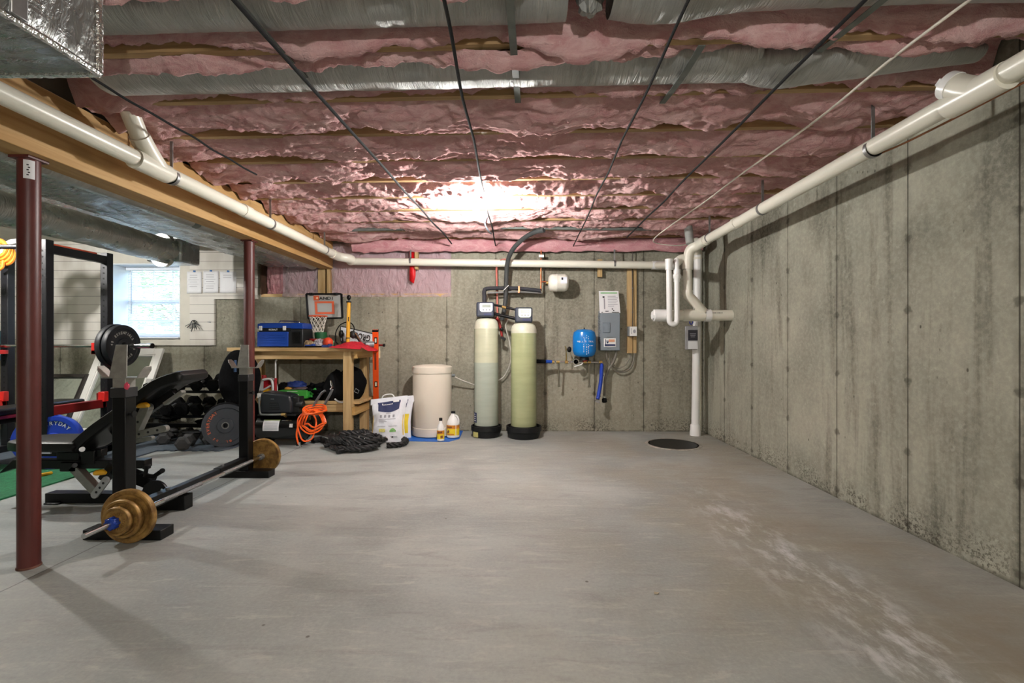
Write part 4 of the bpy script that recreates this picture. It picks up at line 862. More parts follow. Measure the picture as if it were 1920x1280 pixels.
for xx in (x0+.035, xs-.04): m = MB(); m.obox((xx, 5.226, zt_-.055), (.034,.014,.05)); B(m, 'latch', white_pl, tb, .003)
m = MB(); m.text('KOBALT', .028, ((x0+xs)/2+.005, 5.228, zt_-.08), (1,0,0), (0,0,1), .002, wide=.1); B(m, 'lettering', white_ink, tb, ang=0)
m = MB(); m.tube(cr([(x0+.17,5.38,zt_+.004),(x0+.175,5.38,zt_+.03),(x0+.22,5.38,zt_+.034),(x1-.12,5.38,zt_+.026),(x1-.11,5.38,zt_+.004)], 4), .007, 8); B(m, 'handle', chrome, tb)
m = MB(); m.box(x1-.12, x1-.03, 5.232, 5.238, ZT+.05, zt_-.1); B(m, 'side_recess', M('gloss_black_panel', (12,12,14), .3), tb)
# mini basketball hoop
bh_ = T('toy_hoop', 'toy basketball hoop with clear backboard standing on the workbench', 'basketball hoop', at(607, 640, 5.6))
q = [at(574.5,551,5.6), at(640.5,551,5.6), at(642,596,5.6), at(578,597,5.6)]
cl = NT('clear_backboard'); cl.base(L(206,208,206)); cl.set(Roughness=.1, Alpha=.42); clear = cl.mat
m = MB(); m.add([p for p in q], [(0,3,2,1)]); bb = B(m, 'backboard', clear, bh_, ang=0); bb.modifiers.new('Solidify', 'SOLIDIFY').thickness = .004
m = MB()
for i in range(4): m.bar(q[i], q[(i+1) % 4], .022, .02)
B(m, 'frame', blk, bh_, .002)
def qp(u, v, d=0): return (q[0].lerp(q[1], u)).lerp(q[3].lerp(q[2], u), v)+V((0,-.004-d,0))
obm = M('orange_print', (206,92,54), .5, 0, .03, 8)
m = MB()
for u0, v0, u1, v1 in ((.22,.30,.78,.38),(.22,.74,.78,.83),(.22,.38,.29,.74),(.71,.38,.78,.74),(.20,.07,.36,.27)): m.add([qp(u0,v0),qp(u1,v0),qp(u1,v1),qp(u0,v1)], [(0,3,2,1)])
B(m, 'orange_target', obm, bh_, ang=0)
m = MB(); m.text('AND1', .052, qp(.555,.24,.002), (1,0,0), (0,0,1), .002, wide=.165); B(m, 'lettering', black_ink, bh_, ang=0)
m = MB(); ic = qp(.30,.17,.002); m.lathe([(.0,0),(.013,0),(.013,.001)], ic, (0,-1,0), 16); B(m, 'logo_dot', M('pale_orange', (246,190,150), .5), bh_)
for u in (.16,.85):
    m = MB(); m.obox(qp(u,.01,.012), (.04,.05,.03)); m.cyl(qp(u,.0,.03), qp(u,.0,.05), .006, n=8); B(m, 'door_hook', blk_plastic, bh_, .003)
rc = qp(.40,.93,.10); rr_ = .098
m = MB(); m.tube([rc+V((rr_*math.cos(2*PI*k/28), rr_*math.sin(2*PI*k/28), 0)) for k in range(28)], .008, 8, closed=True); m.bar(rc+V((0,rr_,0)), qp(.42,.9), .06, .02); B(m, 'rim', M('orange_rim', (214,84,40), .4), bh_)
m = MB()
for k in range(10):
    for sgn in (1, -1):
        P = []
        for j_ in range(7):
            t = j_/6; a = 2*PI*k/10+sgn*t*1.5; r = rr_*(1-.42*t**.8); P.append(rc+V((r*math.cos(a), r*math.sin(a), -.19*t)))
        m.tube(P, .0032, 5)
B(m, 'net', M('white_net', (224,220,208), .8), bh_)
m = MB(); pc_ = qp(.08,1.0,.01); m.tube([pc_, V((pc_.x-.005, pc_.y, ZT+.01))], .011, 10); m.obox((pc_.x, pc_.y, ZT+.06), (.03,.03,.1)); B(m, 'support_pole', blk, bh_)
# clutter around the hoop
def blobs(name, mat, c, r, label, cat, group=None, amp=.35, fr=3, seed=1, n=26):
    m = MB(); m.blob(c, r, n, 16, amp, fr, seed); return S(m, name, mat, label, cat, (c[0], c[1], c[2]-(r[2] if not isinstance(r, (int, float)) else r)), group)
c = at(601.5, 633, 5.5)
gt = T('green_tub', 'green plastic tub standing under the toy hoop net', 'tub', (c.x, 5.5, ZT))
m = MB(); m.lathe([(.062,.02),(.066,.03),(.07,.175),(.064,.178),(.058,.04),(.0,.035)], (c.x,5.5,ZT), n=24); m.lathe([(.0,0),(.064,.0),(.064,.02),(.0,.02)], (c.x,5.5,ZT), n=24); B(m, 'tub', M('green_plastic', (22,92,50), .5), gt)
c = at(618, 626, 5.46); m = MB(); m.lathe([(.04,.0),(.045,.05),(.05,.055),(.05,.075),(.0,.08)], (c.x,5.46,ZT), n=20); S(m, 'small_tub', M('mint_plastic', (120,190,150), .45), 'small mint green tub beside the green tub under the hoop', 'tub', (c.x,5.46,ZT))
bag_m = M('crinkled_grey_plastic', (120,120,132), .25, 0, .25, 14, .6, 30)
blobs('plastic_bag', bag_m, (at(577,630,5.5).x, 5.5, ZT+.078), (.062,.06,.088), 'crinkled grey plastic bag between the toolbox and the hoop', 'bag', amp=.5, fr=3, seed=2)
blobs('plastic_bag', M('tan_crinkled_bag', (170,146,112), .5, 0, .4, 18, .5, 30), (at(579,645,5.32).x, 5.32, ZT+.036), (.075,.05,.044), 'crumpled tan bag in front of the grey plastic bag', 'bag', amp=.5, fr=3, seed=5)
blobs('crumpled_wrapper', M('grey_white_wrapper', (176,172,178), .4, 0, .4, 20, .5, 30), (at(598,641,5.34).x, 5.34, ZT+.044), (.055,.05,.05), 'crumpled grey and white wrapper left of the orange ball', 'wrapper', amp=.55, fr=3.4, seed=8)
blobs('orange_ball', M('orange_rubber', (226,72,36), .5, 0, .08, 8), (at(615,640,5.34).x, 5.34, ZT+.058), (.056,.056,.056), 'small orange ball on the workbench below the hoop', 'ball', amp=.06, seed=1)
m = MB(); c = at(597,632,5.42); m.lathe([(.13,.155),(.135,.16),(.135,.175),(.125,.178),(.0,.178)], (c.x,5.46,ZT-.08), n=30, sx=1, sy=.6); m.lathe([(.08,0),(.12,.1)], (c.x,5.46,ZT), n=24, sx=1, sy=.6); S(m, 'red_tray', M('dull_red_plastic', (170,44,36), .5), 'dull red tray under the green tub on the workbench', 'tray', (c.x,5.46,ZT))
for px, mat_, lb in ((582, kob, 'blue clamp lying at the front edge beside the toolbox'), (613, M('dark_blue_tool', (30,50,110), .5), 'dark blue hand tool lying in front of the orange ball')):
    c = at(px, 648, 5.22); m = MB(); m.obox((c.x, 5.22, ZT+.016), (.11,.035,.03), Matrix.Rotation(.2,3,'Z')); m.obox((c.x+.03, 5.225, ZT+.022), (.03,.05,.04)); S(m, 'hand_tool', mat_, lb, 'hand tool', (c.x,5.22,ZT), 'tools along the bench edge', bevel=.005)
m = MB(); c0, c1 = at(572,649,5.2), at(630,649,5.22); m.tube([(c0.x,5.19,ZT+.011),(c1.x,5.24,ZT+.011)], .010, 10); S(m, 'black_rod', blk_matte, 'black rod lying along the front edge of the workbench', 'rod', (c0.x,5.2,ZT))
# bicycle pump
bp = T('bicycle_pump', 'yellow upright bicycle pump with a black hose loop on the workbench', 'pump', at(652, 640, 5.38))
p0, p1 = at(652,641,5.38), at(654,567,5.38); p0.z = ZT+.012
m = MB(); m.tube([p0, p1], .021, 18); B(m, 'barrel', M('yellow_barrel', (226,166,40), .35, 0, .08, 6), bp)
m = MB(); m.tube([p1, p1+V((0,0,.012))], .03, 16); m.tube([p1+V((0,0,.01)), p1+V((.001,0,.035))], .006, 8); m.blob(p1+V((.001,0,.058)), (.024,.02,.03), 14, 10, .05); B(m, 'handle', blk, bp)
m = MB(); m.obox(p0+V((0,0,-.004)), (.12,.07,.016)); B(m, 'foot', blk, bp)
m = MB(); m.tube(cr([p0+V((-.0,.03,.12)), at(664,618,5.42), at(660,607,5.42), at(650,604,5.40), at(638,609,5.40), at(630,622,5.40), at(629,638,5.40), at(634,645,5.36)], 8), .006, 8); B(m, 'hose', blk_matte, bp)
m = MB(); m.obox(p0.lerp(p1,.62)+V((.010,-.019,0)), (.008,.006,.05)); m.tube([p0.lerp(p1,.18), p0.lerp(p1,.2)], .0225, 16); B(m, 'dark_marks', black_ink, bp)
# upside-down number sign
rs = T('name_sign', 'white sign with black letters lying upside down behind the pump', 'sign', at(675, 640, 5.6))
sg = [at(639,611,5.58), at(702,626,5.62), at(702,646,5.62), at(639,640,5.58)]
m = MB(); m.add(sg+[p+V((0,.006,0)) for p in sg], [(0,3,2,1),(4,5,6,7),(0,1,5,4),(1,2,6,5),(2,3,7,6),(3,0,4,7)]); B(m, 'plate', M('white_sign', (214,218,222), .35), rs, ang=0)
m = MB()
for i in range(4): m.bar(sg[i]+V((0,-.003,0)), sg[(i+1) % 4]+V((0,-.003,0)), .006, .010)
B(m, 'border', black_ink, rs)
d = (sg[0]-sg[1]).normalized(); up_ = V((0,0,-1))+V((.14,0,0)); up_ = (up_-d*up_.dot(d)).normalized()
ctr = (at(670,623,5.59)+at(692,636,5.61))/2+V((-.01,-.006,-.012))
m = MB(); m.text('GROU', .105, ctr-up_*.036, d, up_, .003, wide=.20); B(m, 'lettering', black_ink, rs, ang=0)
m = MB(); c = at(640,626,5.45); m.blob(c, (.03,.03,.045), 14, 10, .2, 3); m.tube([c+V((.02,-.02,-.03)), V((c.x+.05,5.36,ZT+.012))], .012, 8); S(m, 'work_lamp', blk_plastic, 'small black lamp head left of the pump on the bench', 'lamp', (c.x,5.4,ZT))
mk = T('metal_clamp', 'grey metal clamp tool right of the yellow pump', 'clamp', at(672, 640, 5.42))
m = MB(); m.tube(cr([at(664,622,5.42), at(669,630,5.42), at(675,640,5.42), at(680,645,5.4)], 5), .014, 10); m.blob(at(662,627,5.43), (.04,.03,.045), 16, 10, .3, 3, 4); B(m, 'jaw', M('dark_grey_tool', (60,64,66), .4, .5), mk)
m = MB(); m.tube([at(667,624,5.4), at(678,641,5.39)], .009, 8); B(m, 'screw_bar', chrome, mk)
m = MB(); m.cyl((at(686,645,5.42).x,5.40,ZT+.035), (at(700,645,5.42).x,5.44,ZT+.035), .035, n=18); S(m, 'grey_cylinder', M('grey_canister', (130,136,138), .4, .3), 'grey canister lying under the tilted sign', 'canister', (at(692,645,5.42).x,5.42,ZT))
# red cloth over the bench edge
def cloth(u, v):
    x = at(624,650,5.2).x+(at(697,650,5.2).x-at(624,650,5.2).x)*u
    y = 5.46-.37*v
    z = ZT+.012+.05*math.sin(PI*min(1,u*1.3))*math.exp(-((v-.25)/.3)**2)+.014*abs(n1(u*6,v*5,2))+.012*n1(u*11,v*9,4)
    fr_ = ty-y
    if fr_ > -.01 or x > WXR-.01:
        if x > WXR+.005: z = min(z, ZT+.01-(x-WXR)*.55)
        elif fr_ > 0: z = ZT+.010-fr_*.45*(.3+u)
    return V((x, y, z))
m = MB(); m.grid(cloth, 44, 32); cm = S(m, 'red_cloth', M('red_fabric', (188,24,44), .8, 0, .12, 14, .3, 60), 'red cloth draped over the right front corner of the workbench', 'cloth', at(655,650,5.2), ang=180)
cm.modifiers.new('Solidify', 'SOLIDIFY').thickness = .004
# orange level
lv = T('spirit_level', 'tall orange spirit level leaning on the end of the workbench', 'level', fl(705, 806))
a, b = fl(705.5, 807), at(704, 618, 5.40); a.z = .012; up = (b-a).normalized(); xa_ = V((1,0,0)); ya_ = up.cross(xa_).normalized(); R = Matrix((xa_, -ya_, up)).transposed()
L_ = (b-a).length; ctr = (a+b)/2
def loc(x, y, s): return a+xa_*x+V((0,-1,0))*y+up*s
m = MB(); m.obox(ctr, (.066,.026,L_), R); B(m, 'body', M('level_orange', (236,84,24), .35, 0, .05, 8), lv, .003)
m = MB(); m.obox(loc(0,0,L_-.012), (.07,.03,.024), R); m.obox(loc(0,0,.012), (.07,.03,.024), R); B(m, 'end_cap', blk, lv, .002)
for s in (L_-.13, L_-.68, L_-1.02 if L_ > 1.1 else .2):
    m = MB(); m.obox(loc(.006,.013,s), (.034,.006,.075), R); v_ = B(m, 'vial_frame', blk, lv); m = MB(); m.obox(loc(.006,.017,s), (.018,.006,.05), R); B(m, 'vial', M('pale_vial', (226,226,206), .2), v_)
for s in (L_-.36, L_-.42+.0): m = MB(); m.obox(loc(0,.0135,s), (.022,.004,.15), R); B(m, 'grip_slot', M('slot_dark', (120,44,20), .6), lv)
# screwdriver like red handle poking past the level
rdv = T('clamp_handle', 'red bar clamp handle with a black tip sticking out past the level', 'clamp', at(716, 647, 5.5))
m = MB(); m.tube([at(690,646,5.5), at(719,647,5.5)], .011, 10); B(m, 'bar', dkred, rdv)
m = MB(); m.lathe([(.0,0),(.018,.002),(.02,.012),(.018,.024),(.0,.026)], at(718,647,5.5), (1,0,0), 14); B(m, 'tip', blk, rdv)
m = MB(); m.tube([at(711,648,5.52), at(712,668,5.52)], .008, 8); m.obox(at(711,664,5.52), (.02,.02,.09)); S(m, 'hanging_chisel', M('pale_wood_handle', (206,190,150), .6), 'pale wooden handle hanging behind the orange level', 'hand tool', at(711,668,5.52))
# ---------------------------------------------------------------- lower shelf
jg = T('spray_jug', 'white and red weed spray jug with handle on the lower bench shelf', 'jug', (at(502,750,5.3).x, 5.3, SZ))
x0, x1 = at(486,740,5.3).x, at(517,740,5.3).x; zt_ = at(500,708,5.3).z
m = MB(); m.prism([(0,0),(x1-x0,0),(x1-x0,.15),(x1-x0-.02,zt_-SZ-.02),(x1-x0-.07,zt_-SZ),(.05,zt_-SZ-.01),(.012,.2)], (x0,5.26,SZ), (1,0,0), (0,0,1), (0,.1,0)); B(m, 'body', white_pl, jg, .014)
m = MB(); m.tube(cr([(x0+.07,5.25,zt_-.02),(x1-.04,5.245,zt_-.01),(x1-.008,5.245,zt_-.06),(x1-.008,5.245,SZ+.10)], 5), .014, 10); m.tube([(x0+.06,5.248,SZ+.12),(x1-.03,5.248,zt_-.085)], .010, 10); B(m, 'handle', white_pl, jg)
m = MB(); m.add([(x0+.07,5.255,SZ+.10),(x1-.02,5.255,SZ+.13),(x1-.03,5.255,SZ+.24),(x0+.08,5.255,SZ+.25)], [(0,1,2,3)]); lb = B(m, 'red_label', M('crimson_label', (170,24,36), .5, 0, .2, 30), jg, ang=0)
m = MB(); m.add([(x0+.07,5.253,SZ+.10),(x1-.02,5.253,SZ+.125),(x1-.02,5.253,SZ+.145),(x0+.075,5.253,SZ+.13)], [(0,1,2,3)]); B(m, 'yellow_stripe', yellow, lb, ang=0)
m = MB(); m.cyl((x0+.05,5.31,zt_-.01), (x0+.05,5.31,zt_+.03), .026, n=16); B(m, 'cap', M('dark_red_cap', (140,30,34), .4), jg)
m = MB(); m.tube([(x1+.012,5.27,SZ+.07),(x1+.014,5.27,zt_)], .015, 10); B(m, 'red_grip', M('crimson_grip', (168,26,36), .4), jg)
m = MB(); m.tube(cr([(x1+.014,5.27,zt_-.01),(x1+.014,5.27,zt_+.15),(x1+.018,5.265,zt_+.19),(x1+.035,5.25,zt_+.205)], 5), .009, 8); B(m, 'wand', white_pl, jg)
gb = T('green_box', 'flat green cardboard box on the lower bench shelf', 'box', at(551, 745, 5.28))
x0, x1 = at(521,740,5.26).x, at(575,740,5.26).x; zt_ = at(550,732,5.26).z
m = MB(); m.box(x0, x1, 5.26, 5.46, SZ+.03, zt_); B(m, 'carton', M('lime_card', (70,166,66), .5, 0, .1, 10), gb, .003)
m = MB(); m.box(x0+.02, x1-.05, 5.28, 5.44, SZ+.001, SZ+.03); B(m, 'lower_flap', M('dark_green_card', (40,96,44), .6), gb)
m = MB()
for k in range(9):
    if k == 4: continue
    m.obox((x0+.12+k*.014, 5.258, zt_-.045), (.010,.002,.016 if k in (0,5) else .011))
m.obox(((x0+x1)/2,5.258,zt_-.012), (.12,.002,.006)); B(m, 'white_print', white_ink, gb)
m = MB(); m.box(x1, x1+.05, 5.28, 5.42, SZ+.04, zt_-.01)
for k in range(3): m.obox((x1+.03+.02*k, 5.30, SZ+.075+.02*k), (.03,.05,.06), Matrix.Rotation(.4*k,3,'Y'))
S(m, 'green_packet', M('bright_green_packet', (60,176,72), .5, 0, .25, 24), 'crumpled green packet at the end of the green box', 'packet', (x1+.03,5.3,SZ), bevel=.004)
blk_cloth = M('black_fabric', (9,9,11), .9, 0, .25, 20, .3, 40, spec=.12)
blobs('blue_pouch', M('navy_fabric', (28,52,120), .6, 0, .2, 12, .3, 30), (at(556,720,5.42).x, 5.42, at(556,722,5.42).z), (.115,.07,.052), 'navy blue pouch lying on top of the shelf heap', 'pouch', amp=.3, seed=3)
blobs('shelf_bag', blk_cloth, (at(534,722,5.42).x, 5.43, at(534,726,5.42).z), (.085,.07,.062), 'small black bag left of the navy blue pouch', 'bag', amp=.25, seed=6)
blobs('orange_case', M('mustard_fabric', (196,140,60), .7), (at(542,728,5.38).x, 5.38, at(542,728,5.38).z), (.05,.04,.022), 'small mustard yellow case above the green box', 'case', amp=.2, seed=4)
blobs('brown_bundle', M('brown_grey_fabric', (92,76,78), .8, 0, .3, 16, .4, 40), (at(563,728,5.4).x, 5.40, at(563,729,5.4).z), (.12,.06,.03), 'brown grey folded bundle on the green box', 'bundle', amp=.3, seed=9)
blobs('black_bag', blk_cloth, (at(600,742,5.4).x, 5.40, SZ+.093), (.15,.12,.10), 'black plastic bag heaped in the middle of the lower shelf', 'bag', amp=.45, seed=11)
def cone_fn(p, d): return V((p.x*(1-.62*max(0, d.z)), p.y, p.z))
m = MB(); c = V((at(629,735,5.38).x, 5.38, SZ+.14)); m.blob(c, (.17,.11,.21), 28, 18, .16, 2, 4, cone_fn)
bk = T('backpack', 'peaked dark backpack with a metal clip on the lower bench shelf', 'bag', (c.x, 5.38, SZ)); B(m, 'body', M('charcoal_nylon', (16,17,20), .7, 0, .2, 20, .2, 40, spec=.2), bk)
m = MB(); m.tube(cr([at(620,713,5.255), at(623,720,5.25), at(624,727,5.25), at(621,724,5.25), at(620,713,5.255)], 4), .006, 8); m.tube([at(619,729,5.25), at(625,724,5.25)], .006, 8); B(m, 'clip', chrome, bk)
m = MB(); c2 = at(623,704,5.36); m.obox(c2, (.025,.03,.05)); B(m, 'top_tab', M('teal_tab', (40,84,110), .6), bk)
m = MB(); m.blob((at(658,730,5.45).x, 5.47, SZ+.18), (.17,.11,.2), 28, 18, .12, 2, 7)
db = T('duffel_bag', 'rounded black duffel bag behind the right bench leg', 'bag', (at(658,730,5.45).x, 5.47, SZ)); B(m, 'body', blk_cloth, db)
m = MB(); P = [at(667,728,5.36), at(673,732,5.36), at(671,737,5.36), at(664,734,5.36)]; m.tube(P, .005, 6, closed=True); B(m, 'grey_emblem', grey_metal, db)
m = MB(); m.tube(cr([at(628,748,5.27), at(634,752,5.25), at(641,754,5.25), at(650,753,5.26)], 5), .010, 8); S(m, 'white_strap', white_pl, 'white strap curved at the foot of the dark backpack', 'strap', at(640,753,5.25))
# ================================================================ air compressor
ac = T('air_compressor', 'black air compressor with horizontal tank standing before the bench', 'air compressor', (at(520,830,4.98).x, 5.0, 0))
gl_blk = M('gloss_black_tank', (12,12,13), .15, 0, .1, 6, spec=.6)
X0, X1 = at(486,800,4.95).x, at(571,800,4.95).x; zc = .19; r = .135
m = MB(); m.lathe([(.05,-.05),(.10,-.035),(r,.0),(r,X1-X0),(.10,X1-X0+.035),(.05,X1-X0+.05)], (X0,5.0,zc), (1,0,0), 36); B(m, 'air_tank', gl_blk, ac)
m = MB(); m.box(X0+.02, X1-.06, 4.88, 5.12, .322, .342); m.box(X0+.05, X0+.1, 4.94, 5.06, .02, .08); B(m, 'deck_plate', blk_plastic, ac, .003)
m = MB()
for xx in (X0+.08, X1-.06): m.box(xx-.02, xx+.02, 4.93, 5.07, .0, .07)
B(m, 'foot', blk_matte, ac)
cx0, cx1 = at(488,770,4.92).x, at(548,770,4.92).x; z0, z1 = .343, at(500,735,4.9).z
m = MB(); m.prism([(0,0),(cx1-cx0,0),(cx1-cx0,.12),(cx1-cx0-.02,.19),(cx1-cx0-.10,z1-z0-.02),(.05,z1-z0),(.01,z1-z0-.02)], (cx0,4.90,z0), (1,0,0), (0,0,1), (0,.2,0)); mc = B(m, 'motor_cover', M('slate_black_cover', (34,37,42), .42, 0, .06, 8), ac, .018)
m = MB()
for k in range(4): m.obox((cx0+.16,4.898,z0+.05+k*.023), (.11-.008*k,.008,.008))
B(m, 'vent_slots', black_ink, mc)
m = MB(); m.obox((cx0+.14,4.898,z0+.155), (.035,.004,.007)); B(m, 'badge', grey_metal, mc)
m = MB(); m.box(cx1-.01, cx1+.06, 4.94, 5.07, z0, z0+.17); m.cyl((cx1+.02,4.97,z0+.09), (cx1+.10,4.97,z0+.09), .04, n=18); B(m, 'pump_head', M('cast_black', (26,26,27), .5), ac, .008)
m = MB(); m.tube(cr([(cx0+.015,4.885,z1-.045),(cx0+.012,4.875,z1-.09),(cx0+.02,4.87,z0+.06),(cx0+.03,4.865,z0+.012),(cx0+.07,4.862,z0-.002),(cx0+.26,4.862,z0+.0)], 6), .010, 10); B(m, 'silver_tube', M('silver_tube', (150,154,152), .3, .8), ac)
m = MB(); m.cyl((cx0+.255,4.862,z0), (cx0+.30,4.862,z0), .015, n=8); m.cyl((cx0+.285,4.865,z0-.01), (cx0+.285,4.90,z0-.03), .013, n=8); B(m, 'brass_fitting', brass, ac)
m = MB(); m.obox((cx0+.006,4.885,z1-.035), (.03,.02,.05)); B(m, 'white_valve', white_pl, ac, .003)
a = 1.2
def tk_pt(x, ang, d=.002): return V((x, 5.0-(r+d)*math.cos(ang), zc+(r+d)*math.sin(ang)))
m = MB(); xa_, xb_ = at(492,815,4.86).x, at(522,815,4.86).x; m.grid(lambda u, v: tk_pt(xa_+(xb_-xa_)*u, -.15+v*.85, .003), 2, 8); lb = B(m, 'paper_notice', paper, ac)
m = MB()
for k in range(6): m.grid(lambda u, v: tk_pt(xa_+.012+(xb_-xa_-.024)*u, -.05+k*.1+v*.03, .0045), 2, 1)
B(m, 'print_lines', grey_ink, lb)
m = MB(); m.grid(lambda u, v: tk_pt(xa_+.005+(xb_-xa_)*u, .66+v*.05, .0045), 2, 1); B(m, 'lime_edge', M('lime_strip', (180,206,110), .5), lb)
m = MB(); xq = at(545,810,4.86).x; m.grid(lambda u, v: tk_pt(xq-.018+.036*u, .12+v*.28, .003), 2, 2); B(m, 'white_sticker', white_pl, ac)
m = MB(); m.grid(lambda u, v: tk_pt(xb_+.02+.07*u, .62+v*.05, .003), 2, 1); B(m, 'chrome_badge', chrome, ac)
wy_ = 4.86
m = MB(); m.lathe([(.02,-.012),(.085,-.02),(.095,-.012),(.095,.022),(.085,.03),(.02,.022)], (at(488,835,4.95).x,5.13,.095), (0,1,0), 28); B(m, 'wheel', blk_matte, ac)
hy = 4.92
for P in ([(581,777),(590,757),(602,738),(610,732)], [(599,776),(609,757),(620,737),(623,729)]):
    pts = [at(px_, py_, hy) for px_, py_ in P]
    m = MB(); m.tube(cr([V((pts[0].x-.09, 5.0, .30)), V((pts[0].x-.03, 4.96, .31))]+pts, 6), .013, 12); B(m, 'handle_tube', M('grey_tube_steel', (112,114,116), .4, .6), ac)
# orange air hose hung on the compressor handle
oh = T('air_hose', 'coiled orange air hose hanging on the compressor handle', 'hose', (at(582,800,4.83).x, 4.83, .1))
P = []
top = at(595, 772, 4.84)
random.seed(5)
for k in range(4):
    w_ = 1+.04*k
    for (px_, py_, yy) in ((568,772,4.80),(580,780-k*3,4.76),(600,779-k*4,4.77),(611,770-k*2,4.83),(606,763+k,4.90),(588,763+k,4.92),(572,767+k,4.88)): P.append(at(px_+k*.4, py_+k*3-4, yy-.006*k))
for (xl, xr, yb) in ((566,600,808),(562,602,812),(571,606,800),(558,588,826),(566,604,806)):
    for (px_, py_, yy) in ((xl+6,778,4.82),(xl,795,4.80),(xl+6,yb-6,4.79),((xl+xr)/2,yb+1,4.79),(xr-2,yb-6,4.80),(xr+5,792,4.83),(xr-2,776,4.86),((xl+xr)/2,768,4.88)): P.append(at(px_, py_, yy))
P += [at(570,775,4.80), at(560,795,4.78), at(556,815,4.78), at(559,830,4.78), at(562,834,4.78)]
m = MB(); m.tube(cr(P, 6), .0085, 8); B(m, 'coil', M('hi_vis_orange_rubber', (246,98,24), .4, 0, .06, 10), oh)
e0 = at(562,834,4.78); m = MB(); m.cyl(e0+V((-.004,0,.03)), e0+V((.006,0,-.02)), .013, n=10); B(m, 'metal_end', chrome, oh)
# ================================================================ battle rope heap
def heap_path():
    random.seed(21); c = fl(664, 842); P = [fl(588,831)+V((0,0,.03)), fl(604,829)+V((0,0,.03)), fl(622,838)+V((0,0,.03))]
    a = 3.4
    for k in range(46):
        a += random.uniform(.75, 1.35)*(1 if (k//9) % 2 == 0 else -1); r = random.uniform(.45, 1.0)**.8
        lev = k/46
        rx, ry = .36*(1-.45*lev), .21*(1-.45*lev)
        z = .03+lev*.13+random.uniform(-.02,.035)*(1 if k > 4 else 0)
        P.append(c+V((rx*r*math.cos(a)+random.uniform(-.03,.03), ry*r*math.sin(a)+.02, max(.03, z*(1.15-.45*r)+.02))))
    P += [fl(700,836)+V((0,0,.06)), fl(728,828)+V((0,0,.035)), fl(748,826)+V((0,0,.03)), fl(762,831)+V((0,0,.03)), fl(752,838)+V((0,0,.03)), fl(726,840)+V((0,0,.03))]
    return cr(P, 12)
P = heap_path(); ropem = M('black_rope', (18,18,19), .55, 0, .3, 30, .3, 120, spec=.5)
br = T('battle_rope', 'heap of thick black battle rope on the floor before the bench', 'rope', fl(670, 842))
m = MB(); s = 0; fr_ = []
for i, p in enumerate(P):
    t = (P[min(i+1,len(P)-1)]-P[max(i-1,0)]).normalized(); sd = V((0,0,1)).cross(t)
    sd = sd.normalized() if sd.length > 1e-4 else V((1,0,0)); fr_.append((p, sd, t.cross(sd).normalized(), s)); s += (P[min(i+1,len(P)-1)]-p).length
for k in range(3):
    m.tube([p+(sd*math.cos(q_*42+2*PI*k/3)+nn*math.sin(q_*42+2*PI*k/3))*.0155 for p, sd, nn, q_ in fr_], .0155, 7)
B(m, 'strands', ropem, br)
for a_, b_ in ((P[0], P[3]), (P[-1]+V((-.03,-.2,0)), P[-1]+V((-.12,-.21,0)))):
    pass
e0, e1 = fl(632,852), fl(652,848); m = MB(); m.tube([e0+V((0,0,.03)), e1+V((0,0,.035))], .026, 14); B(m, 'grip_sleeve', blk_vinyl, br)
m = MB(); m.tube([fl(586,831)+V((0,0,.032)), fl(602,827)+V((0,0,.03))], .027, 14); B(m, 'grip_sleeve', blk_vinyl, br)
wf = M('rope_gloss_fleck', (190,190,186), .6)
m = MB()
for i in range(25, len(fr_), 31):
    p, sd, nn, q_ = fr_[i]; m.obox(p+nn*.024+sd*.01, (.016,.008,.008), Matrix.Rotation(i*.7,3,'Z'))
B(m, 'gloss_flecks', wf, br)  # glints on the rope, put in as small pale chips
